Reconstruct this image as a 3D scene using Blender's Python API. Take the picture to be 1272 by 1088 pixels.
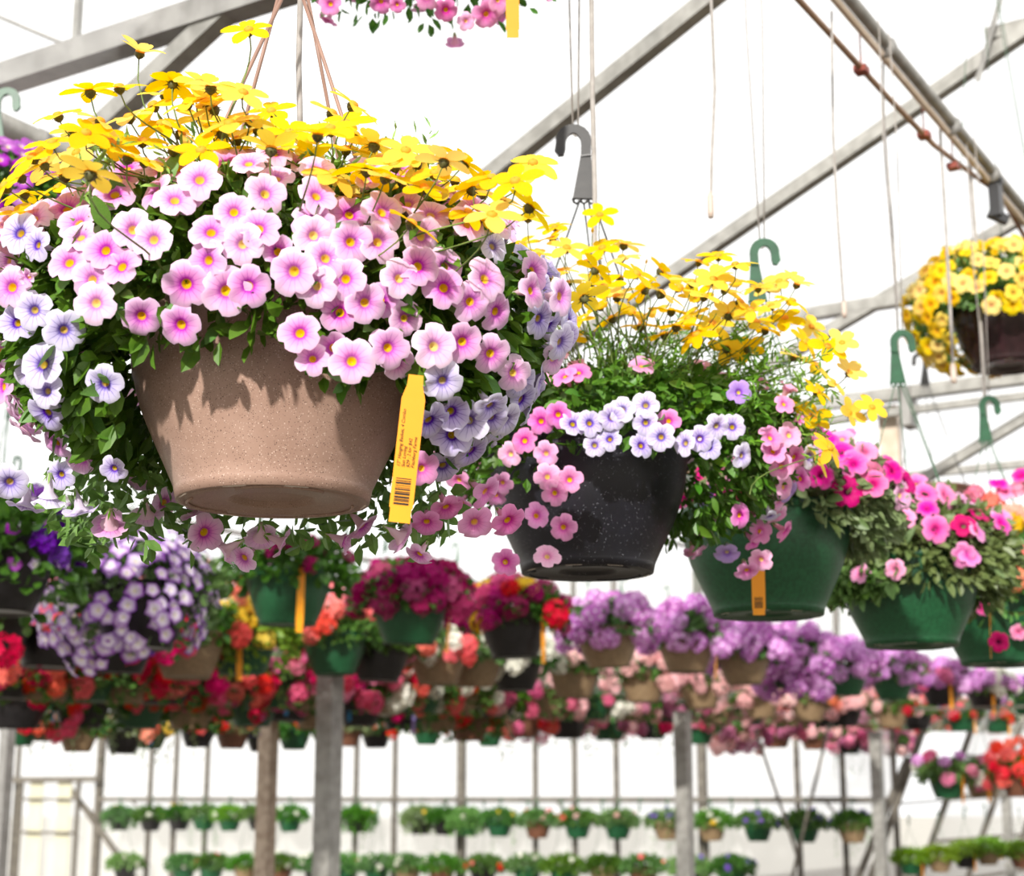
import bpy, math, random
import numpy as np
from mathutils import Vector, Matrix, Quaternion

random.seed(11); rng = np.random.default_rng(11)
SC = bpy.context.scene
COL = SC.collection
for o in list(bpy.data.objects): bpy.data.objects.remove(o)

# ------------------------------------------------------------------ camera, sky, sun, exposure
EYE = 1.65                                   # camera height
FPX, CX, CY, HOR = 2000.0, 636.0, 544.0, 990.0
PITCH = math.atan((HOR - CY) / FPX)
cam_d = bpy.data.cameras.new('camera'); cam = bpy.data.objects.new('camera', cam_d); COL.objects.link(cam)
cam_d.sensor_width = 36.0; cam_d.lens = 36.0 * FPX / 1272.0
cam.location = (0, 0, EYE); cam.rotation_euler = (math.pi / 2 + PITCH, 0, 0)
cam_d.clip_start = 0.05; cam_d.clip_end = 300
cam_d.dof.use_dof = True; cam_d.dof.focus_distance = 1.72; cam_d.dof.aperture_fstop = 7.5
SC.camera = cam

world = bpy.data.worlds.new('overcast_sky'); SC.world = world; world.use_nodes = True
bg = world.node_tree.nodes['Background']; bg.inputs[0].default_value = (1.0, 0.995, 0.985, 1); bg.inputs[1].default_value = 1.28
sun_d = bpy.data.lights.new('sun', 'SUN'); sun_d.energy = 5.2; sun_d.angle = math.radians(2.0); sun_d.color = (1.0, 0.965, 0.91)
sun = bpy.data.objects.new('sun', sun_d); COL.objects.link(sun)
sun.rotation_euler = Vector((0.24, 0.88, -0.38)).to_track_quat('-Z', 'Y').to_euler()
sun.location = (-3, -8, 8)
vs = SC.view_settings
vs.view_transform = 'Standard'; vs.look = 'None'; vs.gamma = 1.0; vs.use_curve_mapping = False; vs.exposure = 0.12
SC.cycles.max_bounces = 8; SC.cycles.transparent_max_bounces = 12

# ------------------------------------------------------------------ measuring helpers (pixel -> place)
FW = np.array([0, math.cos(PITCH), math.sin(PITCH)]); UP = np.array([0, -math.sin(PITCH), math.cos(PITCH)]); RT = np.array([1.0, 0, 0])
CAM = np.array([0, 0, EYE])
def ray(x, y): return FW + RT * ((x - CX) / FPX) + UP * ((CY - y) / FPX)
def P(x, y, t): return CAM + ray(x, y) * t
def proj(q):
    q = np.asarray(q, float) - CAM; t = q @ FW
    return CX + FPX * (q @ RT) / t, CY - FPX * (q @ UP) / t, t
AX = np.array([0.518, 0.8554, 0.0]); AX /= np.linalg.norm(AX)     # along the rows of baskets
CR = np.array([AX[1], -AX[0], 0.0])                               # across the house, to the right
ZU = np.array([0, 0, 1.0])
def at_plane(x, y, n, c):
    r = ray(x, y); return CAM + r * (c / (r @ n))
def house(s, c, z): return CR * s + AX * c + ZU * z               # across, along, height

# ------------------------------------------------------------------ materials
MATS = {}
def nodes_of(name):
    m = bpy.data.materials.new(name); m.use_nodes = True; MATS[name] = m
    nt = m.node_tree; b = nt.nodes['Principled BSDF']; return m, nt, b
def setin(b, **kw):
    for k, v in kw.items():
        k = k.replace('_', ' ')
        b.inputs[k].default_value = v
def add(nt, t, **kw):
    n = nt.nodes.new(t)
    for k, v in kw.items(): setattr(n, k, v)
    return n
def ramp(nt, stops, interp='LINEAR'):
    r = add(nt, 'ShaderNodeValToRGB'); cr = r.color_ramp; cr.interpolation = interp
    while len(cr.elements) < len(stops): cr.elements.new(0.5)
    for e, (p, c) in zip(cr.elements, stops): e.position = p; e.color = (*c[:3], 1)
    return r
def srgb(r, g, b):
    f = lambda v: (v / 255 / 12.92) if v / 255 <= 0.04045 else ((v / 255 + 0.055) / 1.055) ** 2.4
    return (f(r), f(g), f(b))
def noise_col(nt, c1, c2, scale, lo=.35, hi=.65, coord='Object'):
    tc = add(nt, 'ShaderNodeTexCoord'); n = add(nt, 'ShaderNodeTexNoise'); n.inputs['Scale'].default_value = scale; n.inputs['Detail'].default_value = 4
    nt.links.new(tc.outputs[coord], n.inputs['Vector'])
    r = ramp(nt, [(lo, c1), (hi, c2)]); nt.links.new(n.outputs['Fac'], r.inputs[0]); return r.outputs[0], n
def plain(name, c, rough=.5, metal=0, c2=None, scale=30, spec=.5, bump=0):
    m, nt, b = nodes_of(name); setin(b, Roughness=rough, Metallic=metal)
    b.inputs['Specular IOR Level'].default_value = spec
    c2 = c2 or tuple(x * .8 for x in c)
    o, n = noise_col(nt, c, c2, scale); nt.links.new(o, b.inputs['Base Color'])
    if bump:
        bp = add(nt, 'ShaderNodeBump'); bp.inputs['Strength'].default_value = bump; bp.inputs['Distance'].default_value = .002
        nt.links.new(n.outputs['Fac'], bp.inputs['Height']); nt.links.new(bp.outputs[0], b.inputs['Normal'])
    return m
def speckled(name, base, base2, dark, light, rough, fd=.055, fl=.07, scale=420):
    m, nt, b = nodes_of(name); setin(b, Roughness=rough)
    o, _ = noise_col(nt, base, base2, 25)
    tc = add(nt, 'ShaderNodeTexCoord')
    def specks(sc, col, prev, thr):
        v = add(nt, 'ShaderNodeTexVoronoi'); v.inputs['Scale'].default_value = sc
        nt.links.new(tc.outputs['Object'], v.inputs['Vector'])
        wn = add(nt, 'ShaderNodeTexWhiteNoise'); nt.links.new(v.outputs['Position'], wn.inputs['Vector'])
        sub = add(nt, 'ShaderNodeMath', operation='MULTIPLY'); nt.links.new(wn.outputs['Value'], sub.inputs[0]); sub.inputs[1].default_value = thr
        lt = add(nt, 'ShaderNodeMath', operation='LESS_THAN'); nt.links.new(v.outputs['Distance'], lt.inputs[0]); nt.links.new(sub.outputs[0], lt.inputs[1])
        mx = add(nt, 'ShaderNodeMix', data_type='RGBA'); nt.links.new(lt.outputs[0], mx.inputs[0]); nt.links.new(prev, mx.inputs[6]); mx.inputs[7].default_value = (*col, 1)
        return mx.outputs[2]
    c = specks(scale, dark, o, fd * 6); c = specks(scale * .83, light, c, fl * 6)
    nt.links.new(c, b.inputs['Base Color']); return m
def thin(nt, b, col_out, trans=.3, tint=None):
    """mix the surface with a translucent lobe: petals and leaves let light through"""
    out = nt.nodes['Material Output']; tr = add(nt, 'ShaderNodeBsdfTranslucent'); mx = add(nt, 'ShaderNodeMixShader'); mx.inputs[0].default_value = trans
    nt.links.new(col_out, tr.inputs[0]); nt.links.new(b.outputs[0], mx.inputs[1]); nt.links.new(tr.outputs[0], mx.inputs[2]); nt.links.new(mx.outputs[0], out.inputs[0])
def vary(nt, col_out, hv=.02, vv=.25, sv=.15):
    oi = add(nt, 'ShaderNodeObjectInfo'); h = add(nt, 'ShaderNodeHueSaturation')
    def rng_(src, lo, hi, k):
        mr = add(nt, 'ShaderNodeMapRange'); nt.links.new(src, mr.inputs[0]); mr.inputs[3].default_value = lo; mr.inputs[4].default_value = hi
        nt.links.new(mr.outputs[0], h.inputs[k])
    rng_(oi.outputs['Random'], .5 - hv, .5 + hv, 'Hue')
    ml = add(nt, 'ShaderNodeMath', operation='MULTIPLY'); nt.links.new(oi.outputs['Random'], ml.inputs[0]); ml.inputs[1].default_value = 7.31
    fr = add(nt, 'ShaderNodeMath', operation='FRACT'); nt.links.new(ml.outputs[0], fr.inputs[0])
    rng_(fr.outputs[0], 1 - vv, 1 + vv * .4, 'Value'); rng_(fr.outputs[0], 1 + sv, 1 - sv, 'Saturation')
    nt.links.new(col_out, h.inputs['Color']); return h.outputs[0]
def petal_mat(name, edge, mid, throat, eye, vein, tube, vein_f=.6, eye_r=.2):
    m, nt, b = nodes_of(name); setin(b, Roughness=.6); b.inputs['Specular IOR Level'].default_value = .25
    uv = add(nt, 'ShaderNodeUVMap'); sx = add(nt, 'ShaderNodeSeparateXYZ'); nt.links.new(uv.outputs[0], sx.inputs[0])
    h = .5 + eye_r / 2
    r = ramp(nt, [(.0, srgb(150, 190, 80)), (.15, tube), (.47, tube), (.5, eye), (h - .02, eye), (h + .02, throat), (h + .11, mid), (1.0, edge)])
    nt.links.new(sx.outputs[1], r.inputs[0])
    # veins radiating from the throat: narrow lines in angle, fading towards the rim
    mu = add(nt, 'ShaderNodeMath', operation='MULTIPLY'); nt.links.new(sx.outputs[0], mu.inputs[0]); mu.inputs[1].default_value = 2 * math.pi * 15
    co = add(nt, 'ShaderNodeMath', operation='COSINE'); nt.links.new(mu.outputs[0], co.inputs[0])
    vr = add(nt, 'ShaderNodeMapRange'); nt.links.new(co.outputs[0], vr.inputs[0]); vr.inputs[1].default_value = .72; vr.inputs[2].default_value = 1.0
    fd = ramp(nt, [(h - .01, (0, 0, 0)), (h + .03, (1, 1, 1)), (.8, (.55, .55, .55)), (.97, (0, 0, 0))]); nt.links.new(sx.outputs[1], fd.inputs[0])
    mm = add(nt, 'ShaderNodeMath', operation='MULTIPLY'); nt.links.new(vr.outputs[0], mm.inputs[0]); nt.links.new(fd.outputs[0], mm.inputs[1])
    m2 = add(nt, 'ShaderNodeMath', operation='MULTIPLY'); nt.links.new(mm.outputs[0], m2.inputs[0]); m2.inputs[1].default_value = vein_f
    mx = add(nt, 'ShaderNodeMix', data_type='RGBA'); nt.links.new(m2.outputs[0], mx.inputs[0]); nt.links.new(r.outputs[0], mx.inputs[6]); mx.inputs[7].default_value = (*vein, 1)
    c = vary(nt, mx.outputs[2], .012, .12, .25); nt.links.new(c, b.inputs['Base Color']); thin(nt, b, c, .35); return m
def flat_petal(name, c, c2, trans=.3, hv=.015, vv=.25, scale=90):
    m, nt, b = nodes_of(name); setin(b, Roughness=.6); b.inputs['Specular IOR Level'].default_value = .2
    o, _ = noise_col(nt, c, c2, scale, .3, .7); c_ = vary(nt, o, hv, vv, .15); nt.links.new(c_, b.inputs['Base Color']); thin(nt, b, c_, trans); return m
def leaf_mat(name, c, c2, trans=.25, rough=.42, scale=60):
    m, nt, b = nodes_of(name); setin(b, Roughness=rough); b.inputs['Specular IOR Level'].default_value = .4
    o, _ = noise_col(nt, c, c2, scale, .3, .7); v = vary(nt, o, .02, .35, .15); nt.links.new(v, b.inputs['Base Color']); thin(nt, b, v, trans); return m

pot_brown = speckled('brown_speckled_plastic', srgb(168, 138, 122), srgb(158, 128, 112), srgb(70, 45, 38), srgb(214, 190, 174), .38, .05, .045, 560)
pot_black = speckled('black_speckled_plastic', srgb(26, 26, 34), srgb(19, 19, 25), srgb(10, 10, 12), srgb(190, 190, 200), .42, .025, .026, 420)
pot_green = plain('green_plastic', srgb(28, 84, 50), .42, 0, srgb(20, 66, 38), 160)
pot_tan = plain('taupe_plastic', srgb(140, 118, 88), .5, 0, srgb(120, 98, 72), 60)
pot_dark = plain('plain_black_plastic', srgb(30, 28, 30), .35, 0, srgb(20, 18, 20), 60)
pot_terra = plain('chocolate_plastic', srgb(112, 74, 54), .45, 0, srgb(95, 60, 44), 60)
pot_plum = plain('dark_wine_plastic', srgb(52, 34, 36), .2, 0, srgb(40, 26, 28), 40)
soil_m = plain('potting_soil', srgb(60, 44, 32), .9, 0, srgb(30, 22, 16), 120)
steel = plain('galvanised_steel', srgb(158, 156, 150), .5, .4, srgb(132, 130, 124), 18)
steel_d = plain('dull_galvanised_steel', srgb(150, 148, 144), .55, .3, srgb(126, 124, 120), 14)
steel_frame = plain('weathered_frame_steel', srgb(112, 106, 96), .7, .1, srgb(88, 82, 74), 12)
wood_m = plain('weathered_wood', srgb(196, 178, 158), .75, 0, srgb(158, 138, 118), 22)
pvc_cream = plain('cream_pipe', srgb(214, 198, 180), .45, 0, srgb(190, 172, 150), 12)
tube_brown = plain('brown_drip_line', srgb(160, 124, 92), .5, 0, srgb(130, 96, 68), 14)
clip_red = plain('rust_red_clip', srgb(140, 60, 44), .5)
string_m = plain('white_string', srgb(168, 162, 156), .7, 0, srgb(146, 140, 134), 40)
emit_m = plain('cream_drip_weight', srgb(190, 174, 160), .5, 0, srgb(190, 172, 158), 60)
hook_black = plain('black_hanger_plastic', srgb(48, 46, 44), .4, 0, srgb(30, 28, 27), 50)
hook_green = plain('green_hanger_plastic', srgb(24, 84, 50), .45, 0, srgb(16, 66, 38), 50)
strand_brown = plain('brown_hanger_plastic', srgb(150, 116, 100), .45)
strand_dark = plain('dark_hanger_wire', srgb(70, 72, 70), .45)
strand_green = plain('green_hanger_wire', srgb(66, 98, 74), .45)
tag_yellow = plain('yellow_tag_plastic', srgb(242, 158, 4), .5, 0, srgb(236, 148, 2), 8)
tag_blue = plain('blue_tag_plastic', srgb(60, 150, 210), .4)
tag_lilac = plain('lilac_tag_plastic', srgb(150, 130, 200), .4)
ink = plain('black_ink', srgb(40, 30, 14), .7)
clampm = plain('black_clamp', srgb(40, 40, 42), .4)
floor_m = plain('brown_gravel', srgb(98, 88, 74), .9, 0, srgb(72, 64, 54), 6)
ground_m = plain('outdoor_gravel', srgb(190, 186, 176), .95, 0, srgb(165, 160, 150), 3)

cal = {
 'pink': petal_mat('pink_calibrachoa', srgb(251, 220, 243), srgb(242, 168, 227), srgb(196, 88, 196), srgb(240, 196, 20), srgb(176, 84, 176), srgb(246, 214, 228)),
 'rose': petal_mat('rose_calibrachoa', srgb(250, 182, 224), srgb(242, 150, 210), srgb(214, 96, 186), srgb(244, 200, 40), srgb(190, 70, 160), srgb(250, 190, 220), .4, .18),
 'lav': petal_mat('lavender_calibrachoa', srgb(238, 232, 252), srgb(214, 198, 246), srgb(98, 50, 182), srgb(206, 176, 60), srgb(96, 56, 170), srgb(226, 214, 232), .8, .17),
 'lilac': petal_mat('lilac_calibrachoa', srgb(206, 176, 242), srgb(194, 156, 236), srgb(150, 90, 210), srgb(240, 220, 110), srgb(128, 80, 196), srgb(220, 200, 240), .4, .15),
 'hot': petal_mat('hot_pink_petunia', srgb(255, 150, 206), srgb(250, 84, 172), srgb(200, 30, 130), srgb(190, 60, 130), srgb(196, 30, 120), srgb(250, 180, 214), .5, .12),
 'magenta': petal_mat('magenta_petunia', srgb(224, 30, 130), srgb(206, 14, 116), srgb(140, 6, 86), srgb(90, 10, 60), srgb(140, 6, 80), srgb(220, 110, 170), .5, .14),
 'violet': petal_mat('violet_star_calibrachoa', srgb(168, 40, 180), srgb(176, 56, 190), srgb(232, 190, 226), srgb(246, 220, 90), srgb(226, 190, 226), srgb(180, 110, 190), .8, .16),
 'bic': petal_mat('white_and_purple_petunia', srgb(150, 60, 190), srgb(250, 238, 252), srgb(250, 240, 252), srgb(246, 236, 210), srgb(200, 150, 220), srgb(200, 150, 210), .5, .2),
 'yellow': petal_mat('yellow_calibrachoa', srgb(252, 216, 44), srgb(248, 204, 30), srgb(230, 170, 20), srgb(214, 140, 16), srgb(210, 150, 20), srgb(222, 196, 90), .3, .15),
}
bid_m = flat_petal('yellow_bidens_petal', srgb(255, 222, 40), srgb(255, 208, 16), .5, .008, .1, 60)
disc_m = plain('bidens_disc', srgb(236, 160, 10), .7, 0, srgb(206, 120, 8), 900)
calyx_m = plain('dark_calyx', srgb(92, 92, 42), .6, 0, srgb(62, 58, 26), 300)
stem_m = plain('green_stem', srgb(112, 136, 62), .55, 0, srgb(86, 104, 46), 60)
leaf_g = leaf_mat('calibrachoa_leaf', srgb(112, 158, 68), srgb(78, 124, 50))
leaf_d = leaf_mat('geranium_leaf', srgb(92, 134, 56), srgb(62, 102, 42))
leaf_s = leaf_mat('sage_petunia_leaf', srgb(132, 152, 96), srgb(96, 120, 68))
leaf_y = leaf_mat('young_green_leaf', srgb(148, 186, 76), srgb(106, 146, 54))
leaf_sil = leaf_mat('silver_trailing_leaf', srgb(150, 164, 116), srgb(118, 136, 88))

# film: thin greenhouse plastic that lets daylight straight through, a little milky
def film_mat(name, clear, col):
    m = bpy.data.materials.new(name); m.use_nodes = True; nt = m.node_tree; b = nt.nodes['Principled BSDF']; out = nt.nodes['Material Output']
    b.inputs['Roughness'].default_value = .5
    o, _ = noise_col(nt, col, tuple(x * .95 for x in col), 1.2); nt.links.new(o, b.inputs['Base Color'])
    tr = add(nt, 'ShaderNodeBsdfTransparent'); tl = add(nt, 'ShaderNodeBsdfTranslucent'); nt.links.new(o, tl.inputs[0])
    m1 = add(nt, 'ShaderNodeMixShader'); m1.inputs[0].default_value = .75; nt.links.new(b.outputs[0], m1.inputs[1]); nt.links.new(tl.outputs[0], m1.inputs[2])
    m2 = add(nt, 'ShaderNodeMixShader'); m2.inputs[0].default_value = clear; nt.links.new(m1.outputs[0], m2.inputs[1]); nt.links.new(tr.outputs[0], m2.inputs[2])
    nt.links.new(m2.outputs[0], out.inputs[0]); return m
film_roof = film_mat('roof_poly_film', .9, (.97, .97, .97))
film_wall = film_mat('wall_poly_film', .5, (.985, .98, .955))

# ------------------------------------------------------------------ mesh helpers
class MB:
    def __init__(s): s.v = []; s.f = []; s.m = []; s.uv = None
    def addf(s, vs, fs, mi=0, uv=None):
        n = len(s.v); s.v += [tuple(map(float, q)) for q in vs]; s.f += [tuple(i + n for i in f) for f in fs]; s.m += [mi] * len(fs)
        if uv is not None:
            if s.uv is None: s.uv = [(0, 0)] * n
            s.uv += uv
        elif s.uv is not None: s.uv += [(0, 0)] * len(vs)
    def tube(s, pts, r, n=6, mi=0, cap=True):
        pts = [np.asarray(p, float) for p in pts]; rs = r if isinstance(r, (list, tuple)) else [r] * len(pts)
        vs = []; fs = []; prev = None
        for i, p in enumerate(pts):
            d = (pts[min(i + 1, len(pts) - 1)] - pts[max(i - 1, 0)]); d = d / (np.linalg.norm(d) + 1e-12)
            if prev is None:
                a = np.array([0, 0, 1.0]) if abs(d[2]) < .9 else np.array([1.0, 0, 0])
            else: a = prev
            x = a - d * (a @ d); x /= np.linalg.norm(x) + 1e-12; y = np.cross(d, x); prev = x
            for k in range(n):
                w = 2 * math.pi * (k + .5) / n; vs.append(p + rs[i] * (math.cos(w) * x + math.sin(w) * y))
        for i in range(len(pts) - 1):
            for k in range(n): fs.append((i * n + k, i * n + (k + 1) % n, (i + 1) * n + (k + 1) % n, (i + 1) * n + k))
        if cap: fs.append(tuple(range(n))[::-1]); fs.append(tuple((len(pts) - 1) * n + k for k in range(n)))
        s.addf(vs, fs, mi); return s
    def bar(s, a, b, w, h=None, up=(0, 0, 1), mi=0):
        """square tube between two points"""
        h = h or w; a = np.asarray(a, float); b = np.asarray(b, float); d = b - a; d /= np.linalg.norm(d); up = np.asarray(up, float)
        x = np.cross(d, up); x /= np.linalg.norm(x); y = np.cross(x, d); vs = []
        for p in (a, b):
            for sx, sy in ((-1, -1), (1, -1), (1, 1), (-1, 1)): vs.append(p + x * sx * w / 2 + y * sy * h / 2)
        s.addf(vs, [(0, 1, 2, 3)[::-1], (4, 5, 6, 7), (0, 1, 5, 4), (1, 2, 6, 5), (2, 3, 7, 6), (3, 0, 4, 7)], mi); return s
    def lathe(s, prof, n=32, mi=0, close=False):
        vs = []; fs = []
        for r, z in prof:
            for k in range(n): w = 2 * math.pi * k / n; vs.append((r * math.cos(w), r * math.sin(w), z))
        for i in range(len(prof) - 1):
            for k in range(n): fs.append((i * n + k, i * n + (k + 1) % n, (i + 1) * n + (k + 1) % n, (i + 1) * n + k))
        s.addf(vs, fs, mi); return s
    def mesh(s, name, mats, smooth=True):
        me = bpy.data.meshes.new(name); me.from_pydata(s.v, [], s.f)
        for m in (mats if isinstance(mats, (list, tuple)) else [mats]): me.materials.append(m)
        me.polygons.foreach_set('material_index', s.m)
        if smooth: me.polygons.foreach_set('use_smooth', [True] * len(s.f))
        if s.uv is not None:
            ul = me.uv_layers.new(name='UVMap'); vi = np.empty(len(me.loops), 'i'); me.loops.foreach_get('vertex_index', vi)
            ul.data.foreach_set('uv', np.asarray(s.uv, 'f')[vi].ravel())
        me.update(); return me

def link(o, parent=None):
    COL.objects.link(o)
    if parent is not None: o.parent = parent
    return o
def tagit(o, label=None, cat=None, group=None, kind=None):
    if label: o['label'] = label
    if cat: o['category'] = cat
    if group: o['group'] = group
    if kind: o['kind'] = kind
    return o
def thing(name, label, cat, loc, group=None, kind=None):
    o = bpy.data.objects.new(name, None); o.empty_display_size = .05; o.location = Vector(loc); link(o)
    return tagit(o, label, cat, group, kind)
def part(name, me, parent, M=None, sub=False):
    o = bpy.data.objects.new(name, me); link(o, parent)
    if M is not None: o.matrix_basis = M
    if sub: o.matrix_parent_inverse = parent.matrix_basis.inverted()
    return o
def solo(name, me, label, cat, loc=None, group=None, kind=None):
    o = bpy.data.objects.new(name, me); link(o)
    if loc is not None: o.location = Vector(loc)
    return tagit(o, label, cat, group, kind)
def rel(pts, o): return [np.asarray(p, float) - np.asarray(o, float) for p in pts]
def frame(loc, nrm, size, roll=None, scale=None):
    """matrix: local +Z along nrm, random roll, uniform size"""
    q = Vector(nrm).normalized().to_track_quat('Z', 'Y'); roll = random.uniform(0, 6.283) if roll is None else roll
    M = Matrix.Translation(Vector(loc)) @ q.to_matrix().to_4x4() @ Matrix.Rotation(roll, 4, 'Z')
    s = scale or (size, size, size); return M @ Matrix.Diagonal((*s, 1))
def leaf_frame(loc, d, nrm, size):
    """leaf: local +Y runs to the tip, +Z is the face"""
    y = Vector(d).normalized(); z = Vector(nrm); z = (z - y * z.dot(y))
    if z.length < 1e-3: z = y.orthogonal()
    z.normalize(); x = y.cross(z); M = Matrix((x, y, z)).transposed().to_4x4()
    return Matrix.Translation(Vector(loc)) @ M @ Matrix.Diagonal((size, size, size, 1))

# ------------------------------------------------------------------ flower and leaf meshes (unit size, shared)
def petunia_mesh(name, mat, seed, na=25, cup=0., star=0., tube=True):
    R = random.Random(seed); b = MB(); rings = [(.02, -.34), (.10, -.30), (.2, -.14), (.42, .0), (.7, .06), (.9, .05), (1.0, .0)]
    if na < 15: rings = [(.02, -.3), (.2, -.12), (.55, .03), (1.0, 0)]
    ph = [R.uniform(-.06, .06) for _ in range(5)]; pr = [R.uniform(.93, 1.06) for _ in range(5)]; pz = [R.uniform(-.28, .12) for _ in range(5)]
    vs = []; uv = []; fs = []
    for (v, z) in rings:
        for k in range(na + 1):
            w = 2 * math.pi * k / na; k5 = (w / (2 * math.pi) * 5) % 5; li = int(k5) % 5; fr = k5 - int(k5)
            d = min(fr, 1 - fr)                                   # 0 at the notch, .5 in the lobe
            notch = math.exp(-(d / .13) ** 2)
            rr = v * (1 - (.21 + .42 * star) * notch * v ** 2) * (1 + (pr[li] - 1) * math.sin(math.pi * fr) * v)
            zz = z + v ** 2 * (pz[li] * math.sin(math.pi * fr) + .07 * notch) + cup * v * v * .8
            rr *= (1 - .38 * cup * v)
            vs.append((rr * math.cos(w), rr * math.sin(w), zz)); uv.append((k / na, .5 + v / 2))
    n1 = na + 1
    for i in range(len(rings) - 1):
        for k in range(na): fs.append((i * n1 + k, i * n1 + k + 1, (i + 1) * n1 + k + 1, (i + 1) * n1 + k))
    b.addf(vs, fs, 0, uv)
    if tube:
        vs = []; uv = []; fs = []; na2 = 10
        prof = [(.5, -.03, .47), (.26, -.3, .4), (.17, -.75, .25), (.1, -1.25, .02)]
        for (r, z, u) in prof:
            for k in range(na2 + 1): w = 2 * math.pi * k / na2; vs.append((r * math.cos(w), r * math.sin(w), z)); uv.append((k / na2, u))
        for i in range(3):
            for k in range(na2): fs.append((i * 11 + k, (i + 1) * 11 + k, (i + 1) * 11 + k + 1, i * 11 + k + 1))
        b.addf(vs, fs, 0, uv)
        for k in range(5):                                        # calyx lobes
            w = 2 * math.pi * k / 5; c, s = math.cos(w), math.sin(w)
            b.addf([(.1 * c, .1 * s, -1.3), (.2 * c - .07 * s, .2 * s + .07 * c, -1.0), (.38 * c, .38 * s, -.72), (.2 * c + .07 * s, .2 * s - .07 * c, -1.0)], [(0, 1, 2, 3)], 1)
    return b.mesh(name, [mat, leaf_y])
PET = {}
def pet_variants(key):
    if key not in PET:
        m = cal[key]
        PET[key] = [petunia_mesh(key + '_flower', m, 10 + i) for i in range(4)] + [petunia_mesh(key + '_flower_cupped', m, 31, cup=.45), petunia_mesh(key + '_flower_young', m, 41, cup=.35, star=1.0)]
    return PET[key]
PETLO = {}
def pet_lo(key):
    if key not in PETLO: PETLO[key] = [petunia_mesh(key + '_small_flower', cal[key], 70 + i, na=10, tube=False) for i in range(2)]
    return PETLO[key]

def bidens_mesh(name, seed, cup=0.):
    R = random.Random(seed); b = MB(); n = R.choice((5, 5, 6))
    for k in range(n):
        w = 2 * math.pi * (k + R.uniform(-.08, .08)) / n; L = R.uniform(.9, 1.08); W = R.uniform(.26, .33); tilt = R.uniform(-.12, .14) + cup; droop = R.uniform(.05, .22)
        st = [(.10, .3), (.28, .72), (.5, 1.0), (.72, .95), (.9, .6), (1.0, .22)]; vs = []
        for (t, q) in st:
            for a in (-1, 0, 1):
                r = t * L - (.05 if a == 0 and t > .95 else 0); x = a * W * q
                z = math.sin(tilt) * r - droop * t * t + (.05 * abs(a) * q)
                c, s = math.cos(w), math.sin(w); rr = r * math.cos(tilt)
                vs.append((rr * c - x * s, rr * s + x * c, z + .002 * k))
        fs = [(i * 3 + j, i * 3 + j + 1, i * 3 + j + 4, i * 3 + j + 3) for i in range(5) for j in range(2)]
        b.addf(vs, fs, 0)
    return b.mesh(name, [bid_m])
BID = [bidens_mesh('yellow_flower', i, c) for i, c in enumerate((0., .1, .0, .25, .45, -.15))]
_b = MB(); _b.lathe([(.02, .13), (.1, .12), (.17, .07), (.19, .0)], 9)
DISC = _b.mesh('flower_disc', disc_m)
_b = MB(); _b.lathe([(.17, -.01), (.2, -.06), (.15, -.18), (.05, -.26)], 8)
for k in range(8):
    w = k * math.pi / 4; c, s = math.cos(w), math.sin(w)
    _b.addf([(.15 * c - .05 * s, .15 * s + .05 * c, -.08), (.15 * c + .05 * s, .15 * s - .05 * c, -.08), (.36 * c, .36 * s, -.13 - .06 * (k % 2))], [(0, 1, 2)])
CALYX = _b.mesh('calyx', calyx_m)
_b = MB(); _b.lathe([(.03, -.5), (.2, -.3), (.26, 0), (.2, .3), (.06, .55)], 8); BUD = _b.mesh('yellow_bud', bid_m)

def leaf_mesh(name, mat, W=.24, fold=.12, bend=.2, n=6):
    b = MB(); vs = []
    for i in range(n):
        t = i / (n - 1); q = math.sin(math.pi * min(1, t * .92 + .06)) ** .8 * W; 
        for a in (-1, 0, 1): vs.append((a * q, t, fold * abs(a) * q * 2 - bend * t * t))
    b.addf(vs, [(i * 3 + j, i * 3 + j + 1, i * 3 + j + 4, i * 3 + j + 3) for i in range(n - 1) for j in range(2)])
    return b.mesh(name, mat)
LEAF = {k: [leaf_mesh('leaf', m, w, .15, bd) for w, bd in ((.24, .12), (.2, .3), (.27, .02))] for k, m in (('g', leaf_g), ('s', leaf_s), ('d', leaf_d), ('y', leaf_y))}

def head_mesh(name, mat, seed, nf=22, fs=.42, dome=1.0, eye=None):
    """a rounded cluster of small five-petalled florets, unit radius"""
    R = random.Random(seed); b = MB()
    for i in range(nf):
        z = 1 - (i + .5) / nf * (1.0 + .55 * dome); a = i * 2.39996 + R.uniform(-.2, .2); q = math.sqrt(max(0, 1 - z * z))
        n = Vector((q * math.cos(a), q * math.sin(a), z)); c = n * R.uniform(.72, .95); c.z *= .8; rot = (n + Vector((R.uniform(-.4, .4), R.uniform(-.4, .4), R.uniform(-.2, .4)))).to_track_quat('Z', 'Y')
        ph = R.uniform(0, 1.2)
        for k in range(5):
            w = ph + k * 2 * math.pi / 5; pts = [(.0, 0), (.75, -.42), (1.0, 0), (.75, .42)]; vs = []
            for (r, x) in pts:
                p = Vector((r * math.cos(w) - x * math.sin(w), r * math.sin(w) + x * math.cos(w), .22 * r - .05)) * fs; p.rotate(rot); vs.append(c + p)
            b.addf(vs, [(0, 1, 2, 3)], 0)
        if eye:
            vs = []
            for k in range(5): w = ph + k * 2 * math.pi / 5; p = Vector(((.62 if fs > .45 else .25) * math.cos(w), (.62 if fs > .45 else .25) * math.sin(w), .2)) * fs; p.rotate(rot); vs.append(c + p)
            b.addf(vs, [(0, 1, 2, 3, 4)], 1)
    return b.mesh(name, [mat] + ([eye] if eye else []), smooth=False)
eye_w = plain('pale_floret_eye', srgb(250, 240, 250), .7)
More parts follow.
